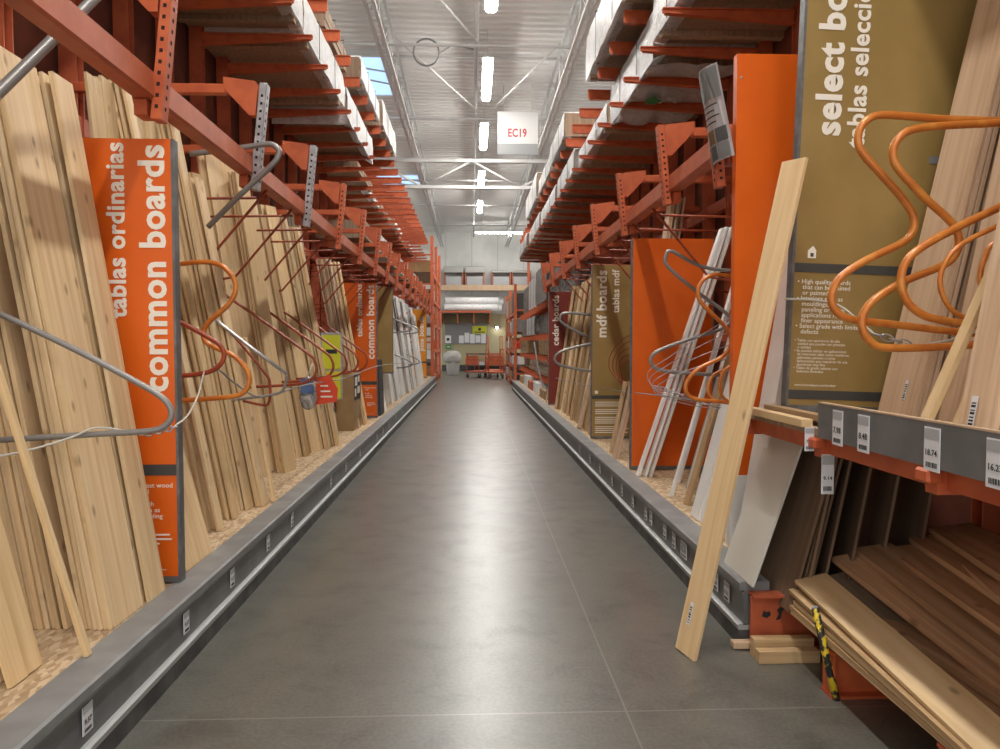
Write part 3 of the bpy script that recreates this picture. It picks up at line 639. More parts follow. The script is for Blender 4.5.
for (pf, pn, r), l in zip(pile, pl):
    lying(pf, pn, 3.4, 2.5, .185, .03, 2.5, 'cedar' if 'greyish' not in l else 'load', l, .15)
lean = None
for k in range(7):
    z = .222+.034*(k % 3); x = 1.80+.2*(k//3)*1.0+.03*(k % 3)
    board((x, 3.42+.05*(k % 2), z), (x+.03, 2.4, z-.01), .03, .185, 2.5, 'cedar', 'brown board at the bottom of the shaded lumber pile', 'bottom boards of the shaded pile', wv=(1, 0, 0))
# offcuts on the floor
for k, (a, b, Y) in enumerate((((757, 652), (818, 648), 3.30), ((752, 642), (812, 638), 3.37), ((732, 640), (756, 637), 3.46))):
    A = at(*a, Y); B = at(*b, Y); A.z = .03 if k == 0 else .045 if k == 1 else .02; B.z = A.z
    board(A, B, .058 if k == 0 else .09 if k == 1 else .03, .05, (B-A).length, 'tan' if k < 2 else 'pale', ['square wood offcut lying on the floor below the orange rack foot', 'taller wood offcut behind the square one on the floor', 'thin wood offcut poking out beside the kerb end on floor'][k], wv=(0, 1, 0), name='wood_offcut', cat='wood offcut')
sp = thing('stake', 'yellow and black worn steel stake in front of the lumber pile', 'stake')
a = at(837, 703, 2.93); b = at(815, 608, 2.99)
link('pole', tubeme('pole', 'striped', [a, b], .016, 10), sp)
link('end_cap', tubeme('end_cap', 'ledge', [b, b+(b-a).normalized()*.006], .014, 10), sp)

# ================================================================== SIGNS
def sign(x0, x1, y, z0, z1, m, label, t=.055, name='divider_sign', edge=True):
    s = thing(name, label, 'sign', (x0, y, z0))
    w = x1-x0; h = z1-z0
    link('panel', boxme('panel', m, .012, w-.012, 0, t, .03, h), s)
    if edge:
        for a, b in ((0, .012), (w-.012, w)): link('edge_strip', boxme('edge_strip', 'edge', a, b, -.002, t+.002, 0, h), s)
        link('foot_plate', boxme('foot_plate', 'edge', .012, w-.012, -.001, t+.001, 0, .03), s)
    return s
UPV = (0, 0, 1); LFT = (-1, 0, 0)
def vtext(s, body, x, z, length, m='letter', bold=.03): return text(s, body, (x, 0, z), UPV, LFT, m, length=length, bold=bold)
def htext(s, body, x, z, size, m='letter', bold=.008, lh=.9, name='info_text'): return text(s, body, (x, 0, z), (1, 0, 0), (0, 0, 1), m, size=size, bold=bold, lh=lh, name=name)
# sign 1
W = .61
def common(y, xr, label, small=True):
    s = sign(xr-W, xr, y, DZ+.01, 2.50, 'orange', label)
    vtext(s, 'common boards', W-.048, .95, 1.20); vtext(s, 'tablas ordinarias', W-.24, 1.31, .85)
    link('stripe', boxme('stripe', 'stripe', .012, W-.012, -.0025, .001, .535, .59), s)
    htext(s, '\u2022 Finest wood\n   and\n\n\u2022 Finish\n   such as\n   paneling', W-.225, .475, .034)
    for k, q in enumerate((.12, .13, .07)): link('text_line', boxme('text_line', 'letter', W-.17, W-.17+q, -.002, 0, .235-.022*k, .243-.022*k), s)
    htext(s, 'www.homedepot.com/lumber', W-.24, .06, .014, bold=.003)
    return s
common(3.60, -1.45, 'orange common boards sign with white letters nearest at left')
common(11.75, -1.535, 'orange common boards sign farther down the left side')
s = sign(-2.06, -1.51, 13.9, .95, 2.6, 'gold', 'brown sign without lettering hanging beyond second orange sign', t=.04)
s = sign(-2.0, -1.5, 24, .4, 2.67, 'yellowor', 'amber yellow sign with white lettering at far left end'); vtext(s, 'pine boards', .40, .9, 1.15); link('stripe', boxme('stripe', 'stripe', .012, .49, -.0025, .001, .5, .55), s)
# gold select boards
gw = 1.15
s = sign(1.55, 1.55+gw, 3.50, 1.175, 3.56, 'gold', 'big gold select boards sign standing on the right shelf', t=.05)
s.rotation_euler = (0, math.radians(1.9), 0)
vtext(s, 'select boards', .20, 1.355, 1.02, bold=.035); vtext(s, 'tablas seleccionadas', .325, 1.30, 1.06, bold=.025)
for z in (.06, .685): link('stripe', boxme('stripe', 'stripe', .012, gw-.012, -.0025, .001, z, z+.045), s)
lg = link('emblem', boxme('emblem', 'letter', .075, .115, -.003, 0, .755, .79), s)
bm = bmesh.new(); prism(bm, [(.072, .79), (.118, .79), (.10, .815)], 'y', -.003, 0); link('emblem_roof', mesh(bm, 'emblem_roof', 'letter'), s)
link('emblem_mark', boxme('emblem_mark', 'stripe', .087, .103, -.0035, 0, .762, .78), s)
htext(s, '\u2022 High quality boards\n   that can be stained\n   or painted\n\u2022 Interiors such as\n   mouldings,\n   paneling or other\n   applications requiring\n   finer appearance\n\u2022 Select grade with limited\n   defects', .03, .63, .031, lh=.88)
htext(s, '\u2022 Tablas con apariencia de alta\n   calidad que pueden ser pintadas\n   o te\u00f1idas\n\u2022 Se pueden utilizar en aplicaciones\n   de interiores tales como molduras,\n   gabinetes, paneles u otras\n   aplicaciones que requieran de una\n   apariencia muy fina\n\u2022 Tablas de grado selecto con\n   defectos limitados', .03, .345, .0185, bold=.003, lh=.92)
htext(s, 'www.homedepot.com/lumber', .04, .125, .017, bold=.004)
link('corner_plate', boxme('corner_plate', 'grey', .66, .71, -.003, 0, 1.24, 1.275), s)
# tall plain orange divider
s = sign(1.502, 2.3, 4.12, DZ+.01, 3.16, 'orange', 'tall plain orange divider between white boards and gold sign', edge=False)
link('white_base', boxme('white_base', 'white', .005, .795, -.004, .059, 0, .42), s)
link('screw', boxme('screw', 'steel', .03, .042, -.004, 0, 2.7, 2.712), s)
s = sign(1.502, 2.29, 6.75, DZ+.01, 2.5, 'orange', 'plain orange sign behind the white moulding strips at right')
# mdf sign
s = sign(1.50, 2.11, 9.0, DZ+.01, 2.5, 'gold', 'gold mdf boards sign with white letters on the right')
vtext(s, 'mdf boards', .185, 1.275, .84); vtext(s, 'tablas mdf', .345, 1.58, .545, bold=.022)
link('stripe', boxme('stripe', 'stripe', .012, .598, -.0025, .001, .50, .545), s)
for k, wd_ in enumerate((.40, .43, .44, .0, .36, .40, .28, .0, .38, .36, .42, .40, .0, .40, .43, .38, .42)):
    if wd_: link('text_line', boxme('text_line', 'letter', .05, .05+wd_, -.002, 0, .455-.024*k, .464-.024*k), s)
link('emblem', boxme('emblem', 'letter', .045, .085, -.003, 0, .565, .605), s)
# cedar sign
s = sign(1.50, 1.98, 14.1, DZ+.01, 2.54, 'darkred', 'dark red cedar boards sign at the right end of boards')
vtext(s, 'cedar boards', .2, 1.17, .98)
# plain panel beyond
# white laminated poster hung on the right rail
def poster():
    t = thing('printed_sheet', 'curled printed cardboard sheet hanging on the right rail by orange divider', 'poster')
    tl, tr = at(701, 79, 4.35), at(717, 62, 4.05); bl, br = at(714, 171, 4.35), at(735, 155, 4.05)
    def q(u, v):
        p = (tl*(1-u)+tr*u)*(1-v)+(bl*(1-u)+br*u)*v
        return p+Vector((-.05*math.sin(u*PI), 0, 0))
    def sheet(nm, m, u0, u1, v0, v1, off):
        bm = bmesh.new(); n = 8; R = []
        for k in range(n+1):
            u = u0+(u1-u0)*k/n; R.append([bm.verts.new(q(u, v)+Vector((-off, -off*.5, 0))) for v in (v0, v1)])
        for a, b in zip(R, R[1:]): bm.faces.new((a[0], b[0], b[1], a[1]))
        bmesh.ops.solidify(bm, geom=bm.faces[:], thickness=.003); link(nm, mesh(bm, nm, m), t)
    sheet('sheet', 'tag', 0, 1, 0, 1, 0)
    sheet('heading_band', 'midgrey', .03, .97, .02, .35, .004)
    for k in range(2):
        for j in range(3): sheet('photo_panel', ['midgrey', 'tan', 'grey'][(j+k) % 3], .05+.31*j, .33+.31*j, .66+.17*k, .81+.17*k, .004)
    for k in range(4): sheet('text_line', 'dark', .12, .85-.1*(k % 2), .40+.06*k, .415+.06*k, .004)
poster()

# ================================================================== HOOPS, HOOKS, CORDS
def hoop(pts, Y, r, m, label, sm=4, group=None, dy=0, name='divider_hoop', cat='hoop'):
    n = len(pts)
    P = [at(x, y, Y+dy*i/(n-1)) for i, (x, y) in enumerate(pts)]
    return tag(link(name, tubeme(name, m, P, r, 10, sm)), label, cat, group)
# left
hoop([(-60, 290), (0, 314), (80, 352), (140, 384), (160, 396), (170, 407), (171, 418), (163, 427), (148, 431), (100, 434), (0, 440), (-60, 443)], 2.93, .0125, 'hoop_g', 'thick grey steel bar loop across the boards at left foreground')
hoop([(150, 268), (180, 264), (205, 262), (222, 266), (234, 279), (235, 293), (227, 306), (211, 320), (204, 330), (205, 341), (216, 348), (234, 356), (247, 370), (249, 383), (243, 393), (229, 397), (190, 400), (150, 402)], 4.2, .0145, 'hoop_o', 'orange serpentine hoop right of the first orange sign')
hoop([(140, 302), (180, 322), (213, 340), (222, 348), (224, 357), (218, 367), (205, 373), (180, 376), (140, 379)], 4.05, .0135, 'hoop_r', 'dark red hoop beside the first orange sign, below serpentine hoop')
hoop([(205, 310), (222, 325), (250, 347), (287, 374)], 5.3, .013, 'steel', 'chrome straight hook bar slanting down to the blue bag', 0)
hoop([(287, 376), (284, 388), (276, 394), (240, 399), (222, 402)], 5.32, .011, 'hoop_g', 'grey lower return rod below the chrome hook bar')
hoop([(200, 305), (230, 332), (264, 372), (270, 384), (269, 402), (262, 405), (232, 398)], 5.35, .010, 'hoop_r', 'thin dark red hook crossing behind the chrome hook bar')
for k in range(5):
    Y = 6.35+.762*k
    P = [(-2.35, Y, 2.08), (-1.93, Y, 1.79), (-1.45, Y, 1.44), (-1.375, Y, 1.36), (-1.36, Y, 1.27), (-1.42, Y, 1.19), (-1.6, Y, 1.15), (-2.3, Y, 1.12)]
    tag(link('divider_hoop', tubeme('divider_hoop', 'hoop_r', P, .0125, 8, 4)), ['dark red hook above the red tag, nearest of the row', 'dark red hook second in the row above the red tag', 'dark red hook third in the row, before the lime placard', 'dark red hook fourth in the row, before pale boards', 'dark red hook farthest in the row, before second orange sign'][k], 'hoop', 'row of dark red hooks at left')
for k, (Y, z) in enumerate(((16.2, 1.9), (18.5, 1.9), (16.4, 1.1), (18.7, 1.1))):
    P = [(-2.2, Y, z+.35), (-1.6, Y, z+.12), (-1.38, Y, z), (-1.40, Y, z-.08), (-1.7, Y, z-.12), (-2.2, Y, z-.14)]
    tag(link('divider_hoop', tubeme('divider_hoop', 'hoop_g', P, .018, 8, 4)), ['grey hook high before the white panels at far left, nearer one', 'grey hook high before the white panels at far left, farther one', 'grey hook low before the white panels at far left, nearer one', 'grey hook low before the white panels at far left, farther one'][k], 'hoop')
def cord(pts, r, m, label, sm=4, cat='cord', name='cord'):
    return tag(link(name, tubeme(name, m, [at(x, y, Y) for x, y, Y in pts], r, 6, sm)), label, cat)
cord([(-30, 460, 2.75), (0, 456, 2.78), (30, 450, 2.82), (70, 438, 2.9), (95, 428, 2.92), (120, 430, 2.95), (140, 434, 3.0)], .005, 'cord', 'pale cord looping across the left foreground under the grey bar')
cord([(175, 426, 3.1), (188, 415, 3.3), (198, 395, 3.7), (204, 372, 4.0)], .0045, 'cord', 'pale cord rising from the knotted chain to the dark red hoop')
cord([(212, 366, 4.1), (222, 372, 4.3), (236, 384, 4.6), (262, 397, 5.2), (305, 385, 6.0), (345, 378, 8), (378, 366, 11), (405, 363, 15), (424, 363, 20)], .006, 'hoop_g', 'thin grey cable strung along the left boards at hook height')
def chain(a, b, n, label, r=.012):
    t = thing('chain', label, 'chain', a); d = (b-a)
    for k in range(n):
        c = d*((k+.5)/n); L = d.length/n*.75; u = d.normalized(); v = (Vector((0, 0, 1)) if k % 2 else Vector((0, 1, 0))); v = (v-u*v.dot(u)).normalized()
        P = [c+u*math.cos(q)*L+v*math.sin(q)*r for q in [i*2*PI/10 for i in range(11)]]
        link('chain_link', tubeme('chain_link', 'steel', P, .0036, 5), t)
chain(at(141, 435, 2.98), at(176, 427, 3.05), 7, 'short knotted steel chain before the first orange sign')
# blue bag and red tag
t = thing('parts_bag', 'blue and clear bag of parts hanging on the left hooks', 'bag')
c = at(308, 393, 6.55)
bm = bmesh.new(); bmesh.ops.create_uvsphere(bm, u_segments=16, v_segments=10, radius=1)
for v in bm.verts:
    p = v.co.copy(); k = 1+.25*noise.noise(p*2.3)
    v.co = c+Vector((p.x*.075*k*(1-.25*p.z), p.y*.04*k, p.z*.155))
link('pouch', mesh(bm, 'pouch', 'greywrap', True), t)
link('blue_header', boxme('blue_header', 'blue', c.x-.055, c.x+.06, c.y-.043, c.y-.036, c.z+.0, c.z+.13, bev=.01), t)
link('strap', tubeme('strap', 'cord', [c+Vector((0, 0, .15)), c+Vector((.02, .1, .26))], .006, 6), t)
t = thing('hang_tag', 'red plastic tag with white lines hanging right of the blue bag', 'tag')
bm = bmesh.new(); c = at(326, 391, 6.75)
prism(bm, [(c.x-.10, c.z-.13), (c.x-.09, c.z+.09), (c.x+.03, c.z+.16), (c.x+.11, c.z+.02), (c.x+.10, c.z-.10)], 'y', c.y, c.y+.006)
link('card', mesh(bm, 'card', 'redtag'), t)
for k in range(3): link('text_line', boxme('text_line', 'letter', c.x-.05, c.x+.06-.02*k, c.y-.002, c.y, c.z-.06+.05*k, c.z-.045+.05*k), t)
# lime placard
t = thing('placard', 'yellow-green placard on a clear post behind the left hooks', 'placard', (0, 0, 0))
a = at(331, 352, 8.55)
link('card', boxme('card', 'lime', a.x-.10, a.x+.11, a.y, a.y+.01, a.z-.20, a.z+.20), t)
link('lower_card', boxme('lower_card', 'lime', a.x-.06, a.x+.11, a.y, a.y+.01, a.z-.55, a.z-.23), t)
link('frame', boxme('frame', 'steel', a.x-.12, a.x+.13, a.y+.011, a.y+.02, a.z-.56, a.z+.23), t)
link('print', boxme('print', 'ink', a.x-.06, a.x+.07, a.y-.002, a.y, a.z-.02, a.z+.03), t)
link('post', boxme('post', 'steel', a.x-.02, a.x+.02, a.y+.02, a.y+.05, DZ, a.z-.2), t)
# cardboard box
t = thing('cardboard_box', 'tan cardboard box with black printed side on the left deck', 'box', tuple(atz(354, 431, DZ)), (0, 0, 0))
link('carton', boxme('carton', 'card', -.24, 0, 0, .62, 0, .78, bev=.004), t)
link('printed_panel', boxme('printed_panel', 'black', .0, .003, .03, .60, .42, .77), t)
for a, b, c, d in ((.1, .3, .62, .74), (.36, .5, .66, .75), (.08, .2, .47, .58), (.3, .52, .50, .6)): link('print_patch', boxme('print_patch', 'letter', .003, .005, a, b, c, d), t)
link('inner_flap', boxme('inner_flap', 'mdf', -.22, -.02, .02, .6, .78, .80), t)
# right hoops
hoop([(800, 272), (735, 271), (700, 266), (672, 251), (666, 256), (668, 267), (700, 294), (726, 313), (730, 322), (716, 331), (690, 339), (660, 350), (651, 358), (653, 366), (665, 371), (700, 374), (760, 377)], 5.5, .0145, 'hoop_g', 'grey zigzag hoop in front of the plain orange sign', 3)
hoop([(790, 277), (735, 276), (712, 275), (700, 285), (699, 299), (711, 313), (727, 329), (731, 344), (722, 357), (700, 368), (688, 380), (686, 391), (695, 399), (725, 402), (780, 406)], 4.7, .0135, 'hoop_o', 'orange serpentine hoop left of the tall loose board')
hoop([(760, 362), (738, 366), (715, 374), (708, 388), (714, 400), (740, 405)], 4.75, .010, 'hoop_o', 'small orange hoop tucked right of the orange serpentine hoop')
hoop([(760, 356), (742, 361), (724, 371), (720, 388), (728, 401), (760, 408)], 4.65, .010, 'hoop_o', 'smallest orange hoop, half hidden behind the tall loose board')
for k in range(4):
    cord([(735, 315+14*k, 5.2), (700, 336+10*k, 5.3), (668, 358+7*k, 5.4), (648+2*k, 372+6*k, 5.45), (655+3*k, 388+3*k, 5.4), (690, 396+3*k, 5.2), (725, 404+2*k, 5.0)], .003, 'steel', f'thin steel wire curving before the white strips, {["top one","second one","third one","lowest one"][k]}', cat='wire', name='wire')
chain(at(655, 386, 5.4), at(700, 401, 5.1), 8, 'steel chain hanging from the grey zigzag hoop on the right')
hoop([(625, 318), (592, 315), (566, 313), (560, 318), (565, 325), (588, 337)], 10.3, .02, 'hoop_g', 'grey bent hoop before the tan boards left of mdf sign', 3)
hoop([(625, 340), (595, 343), (565, 350), (555, 357), (560, 365), (590, 371), (625, 374)], 10.2, .02, 'hoop_g', 'lower grey bent hoop before the tan boards left of mdf sign', 3)
for k in range(5):
    cord([(640, 330+7*k, 8.4), (622, 340+6*k, 8.5), (610+3*k, 356+5*k, 8.6), (611+4*k, 372+3*k, 8.6), (625, 384+2*k, 8.5), (640, 388+2*k, 8.4)], .006, 'hoop_r', f'thin curved rod before the mdf sign, {["top one","second from top","middle one","fourth from top","lowest one"][k]}', cat='rod', name='curved_rod')
cord([(720, 408, 5.0), (690, 400, 5.2), (655, 395, 5.5), (620, 391, 8.0), (585, 385, 10), (556, 378, 13)], .005, 'hoop_g', 'thin grey cable strung along the right boards at hook height')
# right foreground hoops
hoop([(1080, 122), (1000, 121), (940, 119), (890, 115), (872, 117), (861, 127), (858, 141), (863, 154), (880, 173), (903, 199), (914, 218), (912, 233), (900, 244), (868, 259), (843, 275), (833, 290), (832, 304), (840, 315), (855, 320), (890, 324), (940, 330), (1000, 336), (1080, 345)], 2.83, .0155, 'hoop_o', 'leftmost big orange serpentine hoop before the gold sign', 3)
hoop([(1080, 118), (1000, 123), (940, 126), (908, 131), (895, 144), (893, 156), (899, 170), (925, 198), (952, 223), (959, 240), (955, 255), (942, 266), (905, 281), (875, 299), (863, 315), (863, 331), (872, 343), (888, 348), (940, 347), (1000, 343), (1080, 340)], 2.76, .0155, 'hoop_o', 'second big orange serpentine hoop, overlapping the leftmost one', 3)
hoop([(1080, 168), (1000, 207), (958, 227), (922, 247), (906, 262), (901, 280), (905, 298), (918, 312), (940, 320), (1000, 328), (1080, 338)], 2.66, .0155, 'hoop_o', 'thick amber orange hoop open to the right, before hardwood boards', 4)
hoop([(1080, 188), (1000, 225), (962, 244), (945, 263), (940, 283), (947, 304), (963, 317), (1000, 324), (1080, 330)], 2.60, .0095, 'hoop_o', 'thinner orange hoop inside the thick amber one at right', 4)
hoop([(1080, 200), (1000, 239), (985, 258), (980, 278), (985, 298), (1000, 311), (1080, 330)], 2.54, .0095, 'hoop_o', 'small orange hoop at the right photo edge', 4)
cord([(785, 299, 3.44), (812, 300, 3.42), (838, 305, 3.3), (858, 320, 3.2), (874, 334, 3.05)], .0055, 'cord', 'pale cord running from the gold sign edge to the hoop clasp')
cord([(918, 346, 3.0), (950, 340, 2.9), (1000, 323, 2.7), (1060, 300, 2.5)], .0055, 'cord', 'pale cord running from the hoop clasp to the right photo edge')
chain(at(874, 334, 3.03), at(918, 347, 3.0), 5, 'steel clasp chain on the big orange hoops at right', .014)

# ================================================================== LOADS ON THE UPPER ARMS
def wrap_side(t, sd, xf, y0, y1, z0, z1, m, nm, seedv, drop=0):
    """crumpled sheet over the aisle side, a strip of the top and a strip below"""
    bm = bmesh.new(); n = max(6, int((y1-y0)/.12)); R = []
    prof = [(.35, z1+.012), (.0, z1+.012), (-.012, (z0+z1)/2), (-.008, z0-drop), (.12, z0-.012-drop*.3)]
    for i in range(n+1):
        y = y0+(y1-y0)*i/n; row = []
        for j, (dx, z) in enumerate(prof):
            q = noise.noise(Vector((y*2.1+seedv, j*1.7, seedv)))*.022; q2 = noise.noise(Vector((y*3.3+seedv, j*2.7, 5+seedv)))*.02
            row.append(bm.verts.new((sd*(xf+dx-abs(q)-.004), y, z+q2*(1 if j else 0))))
        R.append(row)
    for a, b in zip(R, R[1:]):
        for j in range(len(prof)-1): bm.faces.new((a[j], b[j], b[j+1], a[j+1]))
    bmesh.ops.solidify(bm, geom=bm.faces[:], thickness=.003)
    link(nm, mesh(bm, nm, m, False), t)
def endcap(t, sd, xf, dep, y, z0, z1, m, nm, seedv):
    bm = bmesh.new(); R = []
    for i in range(13):
        x = xf+dep*i/12
        R.append([bm.verts.new((sd*x, y-.012-abs(noise.noise(Vector((x*4+seedv, j, 3))))*.03, z0-.01+(z1-z0+.02)*j/4)) for j in range(5)])
    for a, b in zip(R, R[1:]):
        for j in range(4): bm.faces.new((a[j], b[j], b[j+1], a[j+1]))
    bmesh.ops.solidify(bm, geom=bm.faces[:], thickness=.003); link(nm, mesh(bm, nm, m, True), t)
_sv = [0]
def bundle(sd, y0, y1, xf, dep, z, h, label, wrap=None, end=None, m='load', drop=0, bunks=True, name='lumber_bundle', cat='lumber bundle', plies=True):
    _sv[0] += 3.7; sv = _sv[0]
    t = thing(name, label, cat, (0, 0, 0))
    bk = .055 if bunks else .002
    # stack of plies along the aisle: stepped outline so the layers read
    bm = bmesh.new(); rnd = random.Random(int(sv*10)); n = max(2, int(h/.07)) if plies else 1; pts = []
    zz = z+bk
    for k in range(n):
        e = rnd.uniform(0, .018); za = zz+h*k/n; zb = zz+h*(k+1)/n
        pts += [(xf+e, za+.004), (xf+e, zb-.004), (xf+.03, zb-.004), (xf+.03, zb)] if k < n-1 else [(xf+e, za+.004), (xf+e, zb)]
    pts = [(xf+.03, zz)]+pts+[(xf+dep, zz+h), (xf+dep, zz)]
    prism(bm, [(sd*x, q) for x, q in pts], 'y', y0, y1)
    link('stack', mesh(bm, 'stack', m), t)
    if bunks:
        nb = max(2, int((y1-y0)/1.4))
        for k in range(nb):
            y = y0+.25+(y1-y0-.5)*k/(nb-1)
            link('bunk', boxme('bunk', 'load', min(sd*xf, sd*(xf+dep)), max(sd*xf, sd*(xf+dep)), y-.04, y+.04, z+.001, z+bk), t)
    if wrap: wrap_side(t, sd, xf, y0-.02, y1+.02, zz, zz+h, wrap, 'plastic_wrap', sv, drop)
    if end: endcap(t, sd, xf, dep, y0, zz, zz+h, end, 'end_wrap', sv)
    for y in (y0+(y1-y0)*.3, y0+(y1-y0)*.7):
        bm = bmesh.new(); box(bm, min(sd*(xf-.03), sd*(xf-.033)), max(sd*(xf-.03), sd*(xf-.033)), y-.012, y+.012, zz-.005, zz+h+.006); box(bm, min(sd*(xf-.033), sd*(xf+.4)), max(sd*(xf-.033), sd*(xf+.4)), y-.012, y+.012, zz+h+.004, zz+h+.006)
        link('strap', mesh(bm, 'strap', 'dark'), t)
    return t
A, B_ = 4.581, 5.281
bundle(-1, 1.2, 5.0, 1.72, 1.0, A, .32, 'dark lumber bundle on the lower left arms nearest the camera')
bundle(-1, 5.1, 7.35, 1.69, 1.1, A, .32, 'lumber bundle in white wrap on lower left arms, frontmost wrapped one', 'wrap', None)
bundle(-1, 7.45, 9.7, 1.70, 1.1, A, .40, 'white wrapped lumber bundle second on the lower left arms', 'wrap', 'wrap')
t = bundle(-1, 9.85, 12.3, 1.68, 1.0, A, .30, 'white wrapped lumber bundle third on lower left arms, drooping wrap', 'wrap', 'wrap', drop=.10)
endcap(t, -1, 1.66, 1.0, 9.84, A-.13, A+.02, 'wrap', 'hanging_sheet', 3.3)
bundle(-1, 2.5, 7.2, 1.80, .95, B_, .35, 'brown lumber bundle on the top left arms at the photo top')
bundle(-1, 8.9, 10.4, 1.75, .9, B_, .26, 'brown bundle with dark end on the top left arms', None, None)
bundle(-1, 9.7+.9, 12.6, 1.60, 1.0, B_, .30, 'bundle wrapped in white on top left arms below skylight', 'wrap', None)
bundle(-1, 12.8, 14.9, 1.56, 1.0, B_, .42, 'tall white wrapped bundle farthest on top left arms', 'wrap', None)
for k, (y, xf, d, h) in enumerate(((12.9, 2.0, .6, .15), (14.6, 2.1, .5, .1), (16.5, 2.05, .55, .12), (18.8, 2.0, .6, .15), (20.9, 2.1, .5, .12), (23.0, 2.0, .6, .16))):
    bundle(-1, y, y+1.9, xf, d, A, h, f'small low bundle set back on lower left arms, {["nearest","second","third","fourth","fifth","farthest"][k]} of six', 'wrap' if k % 2 else None, None, bunks=False)
# left middle tier behind the rail (seen under the arms)
for k, (y, z, h, m, w) in enumerate(((12.4, 3.32, .3, 'load', None), (14.3, 3.32, .35, 'white', 'wrap'), (16.4, 3.32, .3, 'load', None), (18.4, 3.32, .35, 'white', 'wrap'), (20.6, 3.32, .3, 'dark', None), (22.6, 3.32, .4, 'white', 'wrap'))):
    bundle(-1, y, y+1.8, 1.8, .85, z, h, f'bundle stored just above the left rail, {["nearest","second","third","fourth","fifth","farthest"][k]} of six', w, None, m, bunks=False)
A, B_ = 4.251, 4.921
bundle(1, .8, 4.9, 1.66, 1.05, A, .35, 'dark lumber bundle on lower right arms nearest the camera', None)
bundle(1, 5.0, 6.75, 1.70, 1.1, A, .40, 'lumber bundle with white side wrap on lower right arms, frontmost wrapped', 'wrap', None)
t = bundle(1, 6.9, 9.0, 1.74, 1.0, A, .36, 'bundle in sagging white plastic with green mark on lower right arms', 'wrap', 'wrap', drop=.10)
def sag_sheet(t, sd, x0, x1, y0, y1, z, arm0, depth, m, nm):
    bm = bmesh.new(); R = []
    for i in range(25):
        y = y0+(y1-y0)*i/24; w = abs(math.sin(PI*(y-arm0)/BAY)); R.append([bm.verts.new((sd*(x0+(x1-x0)*j/10), y, z+.006-depth*max(0, w-.25)*(.7+.6*noise.noise(Vector((j*.9, y*2, 1)))))) for j in range(11)])
    for a, b in zip(R, R[1:]):
        for j in range(10): bm.faces.new((a[j], b[j], b[j+1], a[j+1]))
    bmesh.ops.solidify(bm, geom=bm.faces[:], thickness=.003); link(nm, mesh(bm, nm, m, True), t)
sag_sheet(t, 1, 1.72, 2.6, 6.95, 9.0, A, 5.95, .16, 'wrap', 'plastic_underside')
bm = bmesh.new(); prism(bm, [(1.86, 7.70), (1.93, 7.62), (1.98, 7.70), (2.03, 7.74), (1.97, 7.86), (1.88, 7.84)], 'z', 4.105, 4.112); link('green_mark', mesh(bm, 'green_mark', 'green'), t)
bundle(1, 9.15, 11.5, 1.72, 1.05, A, .26, 'brown lumber bundle with pale end wrap on the lower right arms', 'wrap', None)
bundle(1, 11.7, 13.9, 1.66, 1.05, A, .34, 'white wrapped bundle fifth along the lower right arms', 'wrap', 'wrap')
bundle(1, 14.1, 17, 1.64, 1.05, A, .30, 'white wrapped bundle sixth along the lower right arms', 'wrap', None)
bundle(1, 17.2, 20.2, 1.62, 1.05, A, .34, 'white wrapped bundle seventh along the lower right arms', 'wrap', None)
bundle(1, 20.4, 23.6, 1.56, 1.05, A, .34, 'white wrapped bundle farthest along the lower right arms', 'wrap', None)
bundle(1, 2.0, 5.2, 1.75, 1.0, B_, .5, 'brown lumber bundle on top right arms near the photo top', None)
bundle(1, 5.4, 6.9, 1.60, 1.1, B_, .45, 'cardboard coloured bundle on the top right arms', None, None, 'card', plies=False)
bundle(1, 7.0, 9.6, 1.53, 1.1, B_, .55, 'large crisp white wrapped bundle on the top right arms', 'wrap', None)
bundle(1, 12.1, 14.2, 1.55, 1.1, B_, .38, 'white wrapped bundle on top right arms left of the bay sign', 'wrap', None)
bundle(1, 14.4, 16.8, 1.57, 1.05, B_, .3, 'second white wrapped bundle past the bare top right arms', 'wrap', None)
bundle(1, 17.0, 20.2, 1.53, 1.1, B_, .55, 'tall pale wrapped bundle far along the top right arms', 'wrap', None)
# right, far bays: loads on low arms
far = [(.82, .34, 'load', None), (1.27, .36, 'card', None), (1.77, .45, 'dark', 'greywrap'), (2.47, .8, 'load', 'greywrap')]
for k, (z, h, m, w) in enumerate(far):
    for j in range(3):
        y = 15.3+j*2.9
        bundle(1, y, y+2.6, 1.60+.06*((k+j) % 3), .95, z, h, f'{["low brown bundle","boxy tan bundle","dark wrapped bundle","bulky grey wrapped bundle"][k]} on the far right arms beyond cedar sign, {["nearest","middle","farthest"][j]} of its tier', w if j != 1 else ('wrap' if w else None), 'greywrap' if w else None, m, bunks=False)
for k, (x, y, z, w, h, m) in enumerate(((1.56, 15.4, DZ, .5, .2, 'card'), (1.55, 17.0, DZ, .6, .28, 'white'), (1.55, 18.8, DZ, .5, .22, 'rack'), (1.56, 20.4, DZ, .6, .3, 'white'), (1.55, 22.2, DZ, .5, .22, 'card'))):
    t = thing('carton', ['tan carton on the far right deck beyond cedar sign', 'white carton behind the tan one on far right deck', 'red-orange carton midway on the far right deck', 'white carton fourth along the far right deck', 'tan carton farthest on the far right deck'][k], 'carton', (x, y, z))
    link('body', boxme('body', m, 0, w, 0, 1.2, 0, h, bev=.01), t); link('tape', boxme('tape', 'cord', w*.45, w*.55, -.002, 1.202, h, h+.002), t)
hoop([(534, 342), (537, 360), (541, 380), (548, 392)], 14.9, .015, 'midgrey', 'slack grey strap hanging at the end of the far right bays', 3, name='strap', cat='strap')
board((1.52, 14.75, DZ+.02), (1.9, 14.9, 1.9), .02, .12, 1.7, 'pale', 'pale board leaning alone beyond the dark red cedar sign')

